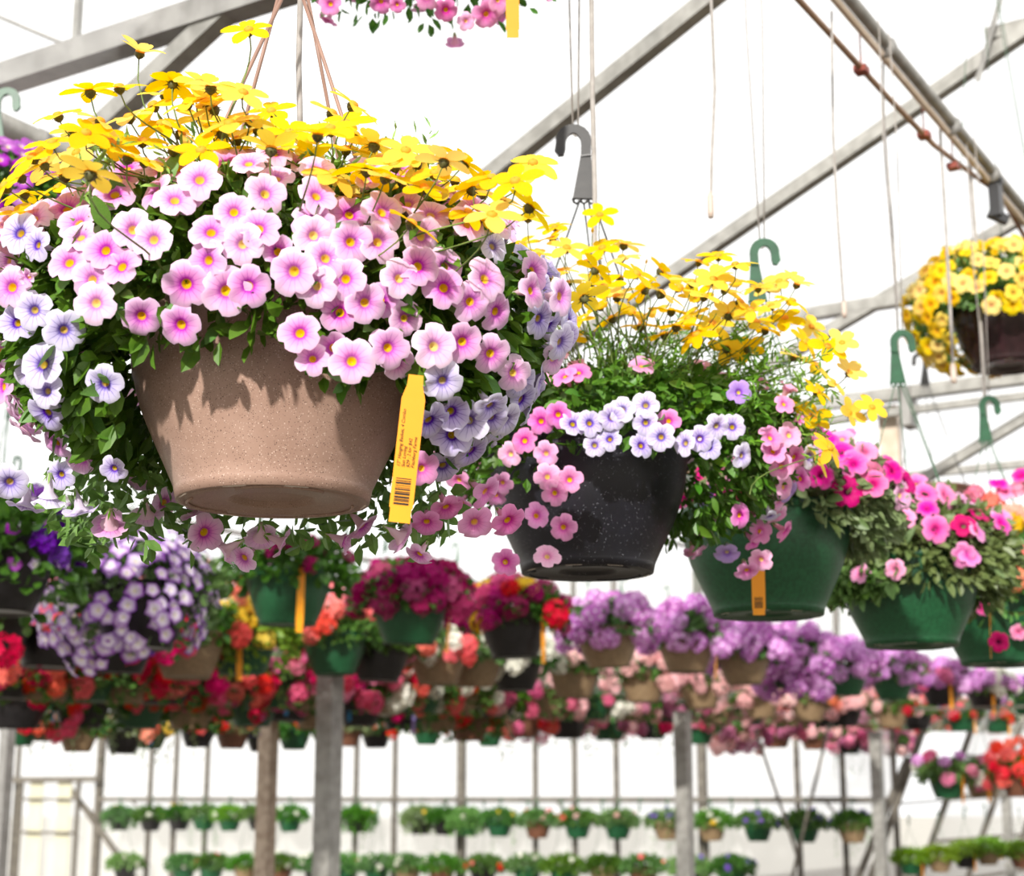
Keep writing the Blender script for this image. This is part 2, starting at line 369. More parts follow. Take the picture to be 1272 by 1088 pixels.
FC = {  # floret colours of the cluster-flowered baskets
 'fuchsia': (srgb(196, 8, 110), srgb(150, 4, 88)), 'coral': (srgb(248, 110, 100), srgb(232, 76, 74)), 'white': (srgb(248, 246, 236), srgb(228, 226, 206)),
 'palepink': (srgb(250, 208, 204), srgb(240, 176, 178)), 'orchid': (srgb(228, 156, 224), srgb(208, 122, 208)), 'red': (srgb(236, 24, 44), srgb(200, 10, 30)),
 'scarlet': (srgb(252, 62, 44), srgb(232, 36, 26)), 'hotrose': (srgb(238, 28, 110), srgb(216, 14, 90)), 'mauve': (srgb(206, 130, 160), srgb(178, 96, 134)),
 'peach': (srgb(254, 168, 140), srgb(246, 128, 104)), 'bluev': (srgb(150, 116, 214), srgb(120, 84, 190)), 'lemon': (srgb(252, 214, 40), srgb(240, 190, 20)),
 'bicolor': (srgb(160, 60, 190), srgb(140, 40, 176)), 'deepviolet': (srgb(120, 20, 170), srgb(96, 10, 150)), 'blush': (srgb(240, 140, 170), srgb(226, 104, 146)), 'rust': (srgb(206, 72, 60), srgb(178, 50, 44)) }
FM = {k: flat_petal(k + '_floret', c, c2, .3, .012, .2, 120) for k, (c, c2) in FC.items()}
HEAD = {k: [head_mesh(k + '_flower_head', FM[k], 5 + i, 20 if k != 'bicolor' else 14, .42 if k != 'bicolor' else .5, 1, eye_w if k in ('bicolor', 'orchid') else None) for i in range(2)] for k in FC}

# ------------------------------------------------------------------ foliage scatter
def cloud(pts, dirs, sizes, mat, name='foliage', W=.24):
    """many small leaves as one mesh: six corners and a fold each"""
    pts = np.asarray(pts, float); n = len(pts); d = np.asarray(dirs, float); d /= np.linalg.norm(d, axis=1)[:, None] + 1e-9
    r = rng.normal(size=(n, 3)); x = np.cross(d, r); x /= np.linalg.norm(x, axis=1)[:, None] + 1e-9; z = np.cross(x, d); s = np.asarray(sizes, float)[:, None]
    A = pts; B = pts + s * (.4 * d + W * x + .05 * z); C = pts + s * (.75 * d + W * .8 * x); D = pts + s * (1.0 * d - .12 * z); E_ = pts + s * (.75 * d - W * .8 * x); G = pts + s * (.4 * d - W * x + .05 * z); H = pts + s * (.5 * d - .06 * z)
    V = np.stack([A, B, C, D, E_, G, H], 1).reshape(-1, 3); k = (np.arange(n) * 7)[:, None]
    F = np.concatenate([k + np.array([[0, 1, 2, 6]]), k + np.array([[6, 2, 3, 4]]), k + np.array([[0, 6, 4, 5]])], 0)
    me = bpy.data.meshes.new(name); me.from_pydata(V.tolist(), [], F.tolist()); me.materials.append(mat); me.update(); return me
def ell_pts(n, rad, shell=(.6, 1.0), zmin=-1, rg=rng):
    q = rg.normal(size=(n * 3, 3)); q /= np.linalg.norm(q, axis=1)[:, None]; q = q[q[:, 2] > zmin][:n]
    k = rg.uniform(shell[0], shell[1], size=(len(q), 1)); return q * k * np.array(rad), q
def core_mesh(rad, mat, seed, zmin=-.1):
    """lumpy inner filler, added so the bright background does not leak through the plant"""
    R = np.random.default_rng(seed); b = MB(); nu, nv = 22, 9; vs = []
    for j in range(nv + 1):
        th = math.pi / 2 * j / nv + (1 - j / nv) * 0; z = math.sin(th) ; q = math.cos(th)
        for i in range(nu):
            a = 2 * math.pi * i / nu; k = 1 + R.uniform(-.12, .12); vs.append((rad[0] * q * k * math.cos(a), rad[1] * q * k * math.sin(a), rad[2] * (z * k) + zmin * rad[2] * (1 - j / nv)))
    fs = [(j * nu + i, j * nu + (i + 1) % nu, (j + 1) * nu + (i + 1) % nu, (j + 1) * nu + i) for j in range(nv) for i in range(nu)]
    b.addf(vs, fs); return b.mesh('filler_core', mat)

# ------------------------------------------------------------------ pots, hangers, tags
RIM = .155
def pot_mesh(name, mat, n=48, lip=1.03):
    p = [(.0, .05), (.22, .05), (.26, .045), (.28, .02), (.30, .012), (.46, .012), (.48, .004), (.56, .004), (.58, .014), (.6, .0), (.635, .0), (.65, .07), (.652, .085), (.69, .17), (.77, .34), (.835, .48), (.89, .61), (.925, .73), (.955, .85), (.985, 1.1), (.99, 1.13), (lip, 1.135), (lip + .005, 1.2), (lip - .02, 1.235), (.97, 1.235), (.95, 1.2), (.93, 1.0)]
    b = MB(); b.lathe([(max(r, .001) * RIM, z * RIM) for r, z in p], n); return b.mesh(name, mat)
def pot_lo(name, mat):
    p = [(.001, .03), (.58, .02), (.6, 0), (.635, .0), (.65, .07), (.72, .22), (.82, .48), (.9, .75), (.96, 1.03), (1.03, 1.04), (1.05, 1.2), (1.0, 1.24), (.93, 1.1)]
    b = MB(); b.lathe([(r * RIM, z * RIM) for r, z in p], 28); return b.mesh(name, mat)
POTM = {'brown': pot_brown, 'black': pot_black, 'green': pot_green, 'tan': pot_tan, 'dark': pot_dark, 'terra': pot_terra, 'plum': pot_plum}
POT = {}
def pot(kind, hi=False):
    if (kind, hi) not in POT: POT[(kind, hi)] = pot_mesh('pot', POTM[kind]) if hi else pot_lo('pot', POTM[kind])
    return POT[(kind, hi)]
_b = MB(); _b.lathe([(.001, 1.1), (.5, 1.12), (.94, 1.08)], 24); _b.v = [(x * RIM, y * RIM, z * RIM) for x, y, z in _b.v]; SOIL = _b.mesh('soil', soil_m)
# raised ridges and painted-light drain slots under the pot
def ridges(mat, pot_o):
    for k, (a0, a1) in enumerate(((.25, 1.35), (2.35, 3.45), (4.4, 5.5))):
        b = MB()
        pts = [(RIM * (.53 + .05 * math.sin((i / 9) * math.pi)) * math.cos(a0 + (a1 - a0) * i / 9), RIM * (.53 + .05 * math.sin((i / 9) * math.pi)) * math.sin(a0 + (a1 - a0) * i / 9), .0) for i in range(10)]
        b.tube(pts, .0018, 5); part('base_ridge', b.mesh('base_ridge', mat), pot_o)
slot_m = plain('painted_slot_light', srgb(240, 226, 210), .4)  # pale colour stands for light showing through the drain slots
SLOTS = []
if True:
    for a in (4.45, 5.1, 1.2, .3, 2.2, 3.6):
        t = np.array([-math.sin(a), math.cos(a), 0]); c = RIM * .605 * np.array([math.cos(a), math.sin(a), 0]); b = MB(); b.bar(c - t * .012, c + t * .012, .0016, .0012); SLOTS.append(b.mesh('lit_drain_slot', slot_m))

def hook_mesh(mat, flip=1):
    """flat moulded hanger hook: crook on top, widening fan with strand loops below; base at z=0, .125 tall"""
    b = MB(); top = .125; cpath = []
    for i in range(6): t = i / 5; cpath.append((.003 * flip * t, .0, .005 + .075 * t, .0135 - .0075 * t))   # fan up to the neck
    for i in range(1, 12):
        a = -.3 + (math.pi * 1.12) * i / 11; cpath.append((flip * (-.012 + .0155 * math.cos(a)), 0, .1 + .0225 * math.sin(a), .0062 + .0012 * math.sin(a)))
    e = cpath[-1]; cpath.append((e[0] - flip * .001, 0, e[2] - .012, .0066)); cpath.append((e[0] + flip * .0005, 0, e[2] - .021, .003))
    vs = []; n = len(cpath)
    for i, (x, y, z, w) in enumerate(cpath):
        p0 = np.array(cpath[max(i - 1, 0)][:3]); p1 = np.array(cpath[min(i + 1, n - 1)][:3]); d = p1 - p0; d /= np.linalg.norm(d); nn = np.array([d[2], 0, -d[0]])
        for sx, sy in ((-1, -1), (1, -1), (1, 1), (-1, 1)): vs.append(np.array([x, 0, z]) + nn * sx * w + np.array([0, sy * .0032, 0]))
    fs = [(i * 4 + k, i * 4 + (k + 1) % 4, i * 4 + 4 + (k + 1) % 4, i * 4 + 4 + k) for i in range(n - 1) for k in range(4)] + [(3, 2, 1, 0), (n * 4 - 4, n * 4 - 3, n * 4 - 2, n * 4 - 1)]
    b.addf(vs, fs)
    for x in (-.009, 0, .009):                                    # scalloped loops for the strands
        b.tube([(x - .004, 0, .006), (x - .003, 0, .0), (x, 0, -.003), (x + .003, 0, .0), (x + .004, 0, .006)], .0018, 5)
    b.tube([(flip * -.004, -.004, .075), (flip * .012, -.006, .077)], .0012, 4)
    return b.mesh('hook', mat, smooth=False)
HOOK = {'black': hook_mesh(hook_black, 1), 'green': hook_mesh(hook_green, -1), 'brown': hook_mesh(strand_brown, 1)}
STRM = {'black': strand_dark, 'green': strand_green, 'brown': strand_brown}
HK = 1.2 * RIM + .40                                             # hook base above pot bottom
def hanger(o, kind, angles, r=.0012, joined=False, hk=HK):
    hk = hk or HK
    rz = 1.2 * RIM
    if joined:
        b = MB()
        for a in angles: b.tube([(RIM * 1.02 * math.cos(a), RIM * 1.02 * math.sin(a), rz - .02), (0, 0, hk)], r, 4)
        h = part('hanger', b.mesh('hanger', STRM[kind]), o); part('hook', HOOK[kind], o, Matrix.Translation((0, 0, hk)))
        return
    for i, a in enumerate(angles):
        b = MB(); e = np.array([RIM * 1.02 * math.cos(a), RIM * 1.02 * math.sin(a), rz - .025]); t = np.array([(i - 1.0) * .008, 0, hk - .002])
        b.tube([e, e + (t - e) * .35 + np.array([0, 0, -.006]), e + (t - e) * .75, t], r, 6); part('strand', b.mesh('strand', STRM[kind]), o)
    part('hook', HOOK[kind], o, Matrix.Translation((0, 0, hk)) @ Matrix.Diagonal((1.3, 1.2, 1.0, 1)))
def text_mesh(body, size):
    c = bpy.data.curves.new('t', 'FONT'); c.body = body; c.size = size; c.extrude = 0.00004; c.shear = .25
    o = bpy.data.objects.new('t', c); COL.objects.link(o); dg = bpy.context.evaluated_depsgraph_get(); me = bpy.data.meshes.new_from_object(o.evaluated_get(dg))
    bpy.data.objects.remove(o); me.materials.clear(); me.materials.append(ink); return me
def tag(o, top, bot, w=.02, mat=tag_yellow, face=(0, -1, 0), codes=True, text=None, notch=True):
    """plastic stake tag from top to bot in the thing's frame; label print on the lower end"""
    top = np.asarray(top, float); bot = np.asarray(bot, float); L = np.linalg.norm(bot - top); d = (bot - top) / L
    f = np.asarray(face, float); f = f - d * (f @ d); f /= np.linalg.norm(f); x = np.cross(f, d); x /= np.linalg.norm(x)       # x: across
    M = Matrix(((x[0], -d[0], f[0], top[0]), (x[1], -d[1], f[1], top[1]), (x[2], -d[2], f[2], top[2]), (0, 0, 0, 1)))
    b = MB(); h = w / 2; prof = [(0, h * .62), (-.07 * L, h * .66), (-.16 * L, h), (-.9 * L, h), (-.905 * L, h * (.9 if notch else 1)), (-L, h * (.9 if notch else 1))]; vs = []
    for (y, q) in prof:
        zb = .0015 * (1 + y / L) ** 2
        vs += [(-q, y, zb + .0004), (q, y, zb + .0004), (q, y, zb - .0004), (-q, y, zb - .0004)]
    n = len(prof); b.addf(vs, [(i * 4 + k, i * 4 + 4 + k, i * 4 + 4 + (k + 1) % 4, i * 4 + (k + 1) % 4) for i in range(n - 1) for k in range(4)] + [(0, 1, 2, 3), (n * 4 - 1, n * 4 - 2, n * 4 - 3, n * 4 - 4)])
    t = part('tag', b.mesh('tag', mat, smooth=False), o, M)
    t['label'] = {'yellow_tag_plastic': 'yellow plastic plant tag', 'blue_tag_plastic': 'blue plastic plant tag', 'lilac_tag_plastic': 'lilac plastic plant tag'}[mat.name]
    if codes:
        b = MB(); y = -.70 * L; R = random.Random(3)
        while y > -.885 * L:
            hh = R.choice((.004, .006, .009, .013)) * L; b.addf([(-h * .68, y, .0011), (h * .6, y, .0011), (h * .6, y - hh, .0011), (-h * .68, y - hh, .0011)], [(0, 3, 2, 1)]); y -= hh + R.choice((.004, .006, .009)) * L
        part('barcode', b.mesh('barcode', ink, smooth=False), t)
    if text:
        for i, s in enumerate(text):
            me = text_mesh(s, w * .2); part('lettering', me, t, Matrix.Translation((-h * .5 + i * w * .2, -.625 * L, .0017)) @ Matrix.Rotation(math.pi / 2, 4, 'Z'))
    return t

# ------------------------------------------------------------------ the setting
floor_b = MB(); q = [house(-14, -6, 0), house(9, -6, 0), house(9, 45, 0), house(-14, 45, 0)]; floor_b.addf(q, [(0, 1, 2, 3)])
f_o = solo('floor', floor_b.mesh('floor', floor_m, False), 'pale gravel greenhouse floor', 'floor', kind='structure')
gb = MB(); gb.addf([(-150, -150, -.06), (150, -150, -.06), (150, 150, -.06), (-150, 150, -.06)], [(0, 1, 2, 3)])
solo('ground', gb.mesh('ground', ground_m, False), 'pale open ground around the greenhouse', 'ground', kind='structure')

RA = 2.85                                                        # roof height above the eye over the camera line
CK = [.91 * RA, 1.31 * RA, 1.712 * RA, 2.14 * RA, 2.55 * RA, 2.96 * RA]
RPX = [((145, 140), (285, 10)), ((545, 270), (880, 0)), ((850, 330), (1272, 40)), ((1040, 405), (1272, 268)), ((1175, 578), (1272, 520)), ((1240, 618), (1272, 601))]
S_G, S_R = -5.0, 2.6                                             # gutter and ridge, across
TAN = .47
def roof_z(s): return EYE + RA + TAN * (s if s < S_R else 2 * S_R - s)
ord_w = ['first', 'second', 'third', 'fourth', 'fifth', 'sixth']
raf_lab = ['square steel rafter behind the tan pot hanger meeting the thick tie bar', 'pale steel rafter crossing behind the black basket hook', 'long pale steel rafter crossing behind the cream basket pipe', 'steel rafter rising past the black clamp towards the upper yellow basket', 'faint steel rafter beside the lower green hook under the yellow basket', 'faintest short steel rafter at the picture edge below the yellow basket']
S_E_ = -3.0; lows = []
for k in range(6):
    a, b_ = RPX[k]; p0 = at_plane(*a, AX, CK[k]); p1 = at_plane(*b_, AX, CK[k]); d = (p1 - p0); ds = d @ CR
    sl = d[2] / ds; sl = min(max(sl, .40), .54)
    mid = (p0 + p1) / 2; s0 = mid @ CR
    lo = mid + (CR + ZU * sl) * (S_E_ - s0); lows.append(lo); hi = mid + (CR + ZU * sl) * (S_R - s0)
    m = MB(); m.bar(rel([lo], lo)[0], rel([hi], lo)[0], .046, .046)
    o = thing('rafter', raf_lab[k], 'rafter', lo, 'roof rafters', 'structure'); part('tube', m.mesh('rafter', steel, False), o)
    m = MB(); m.bar((0, 0, -.06), (0, 0, .03), .07, .07, up=tuple(AX)); part('foot_bracket', m.mesh('foot_bracket', steel_d, False), o)
m = MB(); e0 = lows[0] - AX * 1.5; m.tube([(0, 0, 0)] + [q_ - e0 for q_ in lows] + [lows[-1] + AX * 3 - e0], .025, 8); ev = thing('eave_purlin', 'grey purlin joining the lower ends of the rafters', 'purlin', e0, None, 'structure'); part('tube', m.mesh('eave_purlin', steel_d), ev)
# roof film, one panel per bay
roof = thing('ceiling', 'white translucent plastic film roof of the greenhouse', 'roof', house(S_G, 0, roof_z(S_G)), None, 'structure')
ro = np.array(roof.location); step = (CK[5] - CK[0]) / 5
for k in range(-6, 26):
    c0 = CK[0] + step * k; c1 = c0 + step
    for (sa, sb) in ((S_G, S_R), (S_R, 2 * S_R - S_G)):
        m = MB(); m.addf(rel([house(sa, c0, roof_z(sa) + .16), house(sb, c0, roof_z(sb) + .16), house(sb, c1, roof_z(sb) + .16), house(sa, c1, roof_z(sa) + .16)], ro), [(0, 1, 2, 3)])
        part('panel', m.mesh('film_panel', film_roof, False), roof)
    if k >= 6 and k < 14:
        pass
# horizontal tie bars
def tie(c, z, sa, sb, w, lab, extra=None, mat=steel):
    a = house(sa, c, EYE + z); m = MB(); m.bar((0, 0, 0), house(sb, c, EYE + z) - a, w, w)
    o = thing('tie_bar', lab, 'bar', a, None, 'structure'); part('tube', m.mesh('tie_bar', mat, False), o); return o, a
def s_at(px, c): return at_plane(px, 500, AX, c) @ CR
o, a = tie(CK[0], .691 * CK[0], -4.6, 4.0, .062, 'thick grey steel tie bar across the upper corner above the tan pot', mat=steel_d)
m = MB(); p = at_plane(95, 48, AX, CK[0]); m.bar(p - a, p + ZU * 1.3 - a, .016, .016, up=tuple(AX)); part('strut', m.mesh('strut', steel, False), o)
m = MB(); p = at_plane(78, 54, AX, CK[0]); e_ = at_plane(-60, -4, AX, CK[0]); m.tube([p - a, e_ - a], .006, 6); part('brace_wire', m.mesh('brace_wire', steel_d), o)
o, a = tie(CK[3], .3194 * CK[3], -3.0, -1.35, .05, 'steel tie bar behind the green hook level with the yellow basket')
o, a = tie(CK[4], .256 * CK[4], -3.0, -1.2, .06, 'double steel tie bar passing under the yellow basket')
m = MB(); m.bar(house(-3.0, CK[4], EYE + .256 * CK[4] - .085) - a, house(-1.2, CK[4], EYE + .256 * CK[4] - .085) - a, .035, .035); part('lower_tube', m.mesh('lower_tube', steel, False), o)
p = at_plane(1128, 500, AX, CK[4]); m = MB(); m.bar(p + ZU * .07 - a, p - ZU * .12 - a, .05, .12, up=tuple(AX)); part('bracket', m.mesh('bracket', steel_d, False), o)
p = at_plane(1104, 505, AX, CK[4] + .1); m = MB(); m.bar(p - a, p - ZU * .62 - a, .09, .06, up=tuple(AX)); part('drop_post', m.mesh('drop_post', pvc_cream, False), o)
o, a = tie(CK[5], .2015 * CK[5], -3.0, -.8, .04, 'thin steel tie bar just above the coral flowers')
p = at_plane(1225, 45, AX, CK[2]); m = MB(); e_ = p + CR * 2.2 + ZU * .05; m.bar((0, 0, 0), e_ - p, .04, .04)
o = thing('tie_bar', 'pale collar bar branching from a rafter near the upper picture corner', 'bar', p, None, 'structure'); part('tube', m.mesh('collar_bar', steel, False), o)
# dangling strap on that rafter
p0, p1 = at_plane(1247, -15, AX, CK[2] - .05), at_plane(1214, 101, AX, CK[2] - .05)
m = MB(); m.bar(p0 - p1, (0, 0, 0), .016, .004, up=tuple(AX))
for i in range(22): c = (p0 - p1) * (i + 2) / 25; m.bar(c - CR * .011, c + CR * .0, .004, .004, up=(0, 0, 1))
solo('strap', m.mesh('strap', steel_d, False), 'grey serrated strap dangling from a rafter at the upper corner', 'strap', p1)

# row of square posts
for px, lab in ((408, 'thick grey square post below the coral geraniums'), (849, 'grey square post standing before the far wall beside its thick stud'), (1089, 'grey square post in front of the leaning double brace'), (1247, 'slim grey square post by the red flowers near the picture edge')):
    p = at_plane(px, 950, CR, S_G); base = np.array([p[0], p[1], 0]); m = MB(); m.bar((0, 0, 0), (0, 0, EYE + .6), .098, .098, up=tuple(AX))
    o = thing('support_post', lab, 'post', base, 'gutter posts', 'structure'); part('post', m.mesh('post', steel, False), o)
    m = MB(); m.bar((0, 0, 0), (0, 0, .012), .2, .2, up=tuple(AX)); part('base_plate', m.mesh('base_plate', steel_d, False), o)
for px, t, w, mat, lab in ((332, 9.5, .078, wood_m, 'weathered wooden post left of the thick grey post'), (4, 9.0, .06, steel_d, 'grey post at the picture edge beside the door')):
    p = P(px, 1000, t); top = P(px, 912, t)[2]; m = MB(); m.bar((0, 0, 0), (0, 0, top + .12), w, w, up=tuple(AX))
    if mat is wood_m: m.bar((-w * .62, .01, 0), (-w * .62, .01, top), .02, .04, up=tuple(AX))
    o = thing('support_post', lab, 'post', (p[0], p[1], 0), None, 'structure'); part('post', m.mesh('post', mat, False), o)

# far wall: film panels between studs, a purlin at eye height, a framed door
CW = 17.2
def wpt(px, z, off=0.): 
    r = ray(px, HOR); r = r / (r @ AX) * (CW - off); return np.array([r[0], r[1], z])
wall = thing('wall_back', 'white film end wall with grey studs behind the rows of baskets', 'wall', wpt(600, 0), None, 'structure'); wo = np.array(wall.location)
edges = [-160, -60, 20, 123, 186, 217, 256, 325, 385, 442, 490, 532, 573, 620, 665, 714, 766, 820, 873, 930, 991, 1048, 1112]
thick = {123, 573, 873}
hidden = {385, 532, 620, 820, 930}
for i, x in enumerate(edges):
    if i:
        m = MB(); m.addf(rel([wpt(edges[i - 1], 0), wpt(x, 0), wpt(x, EYE + 2.6), wpt(edges[i - 1], EYE + 2.6)], wo), [(0, 1, 2, 3)]); part('panel', m.mesh('wall_panel', film_wall, False), wall)
    if x in hidden: continue
    w = .09 if x in thick else .052; m = MB(); m.bar(wpt(x, 0, .05) - wo, wpt(x, EYE + 2.6, .05) - wo, w, w, up=tuple(AX)); part('stud', m.mesh('stud', steel_frame, False), wall)
for z, w in ((EYE - .03, .06),):
    m = MB(); m.bar(wpt(123, z, .1) - wo, wpt(1112, z, .1) - wo, w, w); part('purlin', m.mesh('purlin', steel_frame, False), wall)
for x in (123, 186, 325, 442, 573, 714, 873, 1048):               # small knee braces under the purlin
    m = MB(); m.bar(wpt(x - 22, EYE - .05, .1) - wo, wpt(x, EYE - .3, .1) - wo, .022, .022, up=tuple(AX)); part('knee_brace', m.mesh('knee_brace', steel_frame, False), wall)
for x0, z0, x1, z1 in ((88, EYE + .1, 172, EYE - 1.1), (172, EYE - .85, 150, EYE - 1.35)):
    m = MB(); m.bar(wpt(x0, z0, .12) - wo, wpt(x1, z1, .12) - wo, .07, .05, up=tuple(AX)); part('diagonal_brace', m.mesh('diagonal_brace', steel_frame, False), wall)
door = thing('door_1', 'pale panelled door with grey frame in the far wall', 'door', wpt(60, 0, .2), None, 'structure'); do = np.array(door.location)
dm = plain('door_polycarbonate', srgb(196, 192, 166), .6, 0, srgb(184, 180, 156), 2)
for xa, xb in ((28, 62), (62, 98)):
    for za, zb in ((.1, 1.15), (1.15, 1.62), (1.62, EYE + .22)):
        m = MB(); m.bar(wpt((xa + xb) / 2, za, .16) - do, wpt((xa + xb) / 2, zb, .16) - do, .28 + .0, .01, up=tuple(AX)); part('panel', m.mesh('door_panel', dm, False), door)
for x in (10, 26, 97): m = MB(); m.bar(wpt(x, 0, .2) - do, wpt(x, EYE + .25, .2) - do, .05, .05, up=tuple(AX)); part('jamb', m.mesh('jamb', steel_frame, False), door)
m = MB(); m.bar(wpt(6, EYE + .25, .2) - do, wpt(122, EYE + .25, .2) - do, .1, .08); part('lintel', m.mesh('lintel', steel_frame, False), door)
for z in (1.62, 1.15): m = MB(); m.bar(wpt(26, z, .22) - do, wpt(97, z, .22) - do, .03, .04); part('rail', m.mesh('rail', steel_frame, False), door)

# side wall running on behind the corner, with leaning hoops
corner = wpt(1112, 0); s_c = corner @ CR
side = thing('wall_left', 'white film side wall with leaning hoops beyond the corner', 'wall', corner, None, 'structure')
LEAN = .42
def sp(c, z): return house(s_c + max(0, (z - .4)) * LEAN, c, z)
cs = [CW + 1.9 * i for i in range(14)]
for i in range(13):
    m = MB(); zz = [0, .4, 1.2, 2.0, 2.8, 3.6]; vs = []
    for z in zz: vs += [sp(cs[i], z), sp(cs[i + 1], z)]
    m.addf(rel(vs, corner), [(2 * j, 2 * j + 1, 2 * j + 3, 2 * j + 2) for j in range(5)]); part('panel', m.mesh('side_panel', film_wall, False), side)
    m = MB(); m.tube(rel([sp(cs[i], 0) + CR * .04, sp(cs[i], .4) + CR * .04, sp(cs[i], 3.6) + CR * .04], corner), .035, 6); part('hoop', m.mesh('hoop', steel_frame), side)
for z in (EYE - .45, EYE + .42, EYE + .02, EYE - .9):
    m = MB(); m.tube(rel([sp(CW, z) + CR * .1, sp(cs[13], z) + CR * .1], corner), .02, 6); part('purlin', m.mesh('side_purlin', steel_frame), side)
for (xa, ya), (xb, yb) in (((1128, 940), (1062, 1100)), ((1158, 875), (1078, 1100))):
    p0, p1 = P(xa, ya, 15.6), P(xb, yb, 15.6); d = p1 - p0; p1 = p0 + d * ((p0[2] - .0) / (p0[2] - p1[2]))
    m = MB(); m.bar(p0 - p1, (0, 0, 0), .055, .055, up=tuple(AX))
    solo('leaning_brace', m.mesh('leaning_brace', steel_frame, False), 'leaning grey brace behind the square post, ' + ('nearer the far wall' if xa < 1140 else 'the taller of the pair'), 'brace', p1, kind='structure')
for (xa, ya), (xb, yb), lab in (((938, 905), (992, 1068), 'thin grey cable slanting down to the right before the far wall'), ((1030, 900), (984, 1090), 'thin grey cable slanting down to the left before the far wall')):
    p0, p1 = P(xa, ya, 13.2), P(xb, yb, 13.2); m = MB(); m.tube([p0 - p1, (0, 0, 0)], .014, 6); solo('cable', m.mesh('cable', steel_frame), lab, 'cable', p1)

# ------------------------------------------------------------------ row pipe overhead, drip line, strings
PZ = EYE + 1.785
S_A = -1.09
def rowA(c, dz=0., ds=0.): return house(S_A + ds, c, PZ + dz)
p0 = rowA(-1); m = MB(); m.tube([(0, 0, 0), rowA(14) - p0], .015, 10)
pipe = thing('basket_pipe', 'pale steel pipe carrying the front row of baskets', 'pipe', p0); part('pipe', m.mesh('pipe', steel), pipe)
m = MB(); q0 = rowA(-1, -.028, -.012) - p0; m.tube([q0, rowA(14, -.028, -.012) - p0], .0095, 8); part('cream_line', m.mesh('cream_line', pvc_cream), pipe)
for c in (3.1, 3.55, 4.1, 4.5, 4.95): m = MB(); m.tube(rel([rowA(c - .006, -.012), rowA(c + .006, -.012)], p0), .026, 10); part('clip', m.mesh('pipe_clip', steel_d), pipe)
# brown drip line sagging below it
sag = [(985, -8), (1040, 52), (1100, 118), (1160, 180), (1215, 222), (1242, 240), (1258, 268), (1274, 296)]
pts = [at_plane(x, y, CR, S_A - .03) for x, y in sag]
pts = [pts[0] + (pts[0] - pts[1]) * 4] + pts + [pts[-1] + (pts[-1] - pts[-2]) * 1.5]
dl = thing('drip_line', 'brown irrigation hose sagging below the pale pipe', 'hose', pts[0]); m = MB(); m.tube(rel(pts, pts[0]), .0075, 8); part('hose', m.mesh('hose', tube_brown), dl)
for x, y in ((1070, 87), (1184, 207), (1148, 168)):
    p = at_plane(x, y, CR, S_A - .03); m = MB(); m.bar(p - AX * .016 - pts[0], p + AX * .016 - pts[0], .03, .016); m.tube([p - pts[0], p + ZU * .1 - pts[0]], .0022, 5); part('clip', m.mesh('hose_clip', clip_red, False), dl)
p = at_plane(1238, 258, CR, S_A); cl = thing('pipe_clamp', 'black clamp holding the pipe against a rafter', 'clamp', p)
m = MB(); m.bar((0, 0, .07), (0, 0, -.03), .03, .05, up=tuple(AX)); m.bar((-.025, 0, -.015), (.03, 0, -.04), .025); part('body', m.mesh('clamp', clampm, False), cl)
m = MB(); m.tube([AX * -.02 + ZU * .085, AX * .02 + ZU * .085], .022, 12); part('roller', m.mesh('roller', clampm), cl)

def drip(pix, t_or_s, lab, weight=None, r=.003):
    pts = [at_plane(x, y, CR, t_or_s) for x, y in pix]; o0 = pts[-1]
    if pix[0][1] <= 20 or True:
        top = pts[0].copy(); top[2] = max(top[2], PZ) if pix[0][1] < 5 else top[2]; pts[0] = top
    fine = []
    for i in range(len(pts) - 1):
        for k in range(4): fine.append(pts[i] + (pts[i + 1] - pts[i]) * k / 4)
    fine.append(pts[-1]); o = thing('drip_tube', lab, 'tube', o0); m = MB(); m.tube(rel(fine, o0), r, 6); part('tube', m.mesh('drip_tube', string_m), o)
    if weight:
        m = MB(); m.tube([(0, 0, weight), (0, 0, weight * .8), (0, 0, weight * .15), (0, 0, -.004)], [r, r * 1.9, r * 2.0, r * 1.6], 8); part('weight', m.mesh('drip_weight', emit_m), o)
drip([(881, -2), (888, 110), (884, 200), (883, 268)], S_A - .02, 'slack drip tube ending in a cream weight left of the green hook', .045)
drip([(1033, 14), (1035, 170), (1041, 280), (1049, 392)], S_A - .02, 'drip tube hanging behind the yellow daisies with its tip free', .035)
drip([(1097, 62), (1098, 150), (1112, 330), (1118, 480), (1120, 600)], S_A - .03, 'drip tube running past the small green hook into hot pink petunias')
drip([(1167, 150), (1176, 300), (1185, 474)], S_A - .03, 'thick white drip tube ending freely before the yellow basket', .05, .0042)
drip([(1204, 192), (1214, 330), (1222, 470), (1226, 545)], S_A - .03, 'thick white drip tube passing in front of the dark wine pot', .05, .0055)
drip([(735, -2), (736, 120), (739, 240), (738, 350)], S_A + .0, 'white drip tube along the black hook into yellow daisies', None, .0042)
drip([(370, -2), (371, 80), (373, 160)], S_A + .0, 'white drip tube among the brown strands of the tan pot', None, .0036)

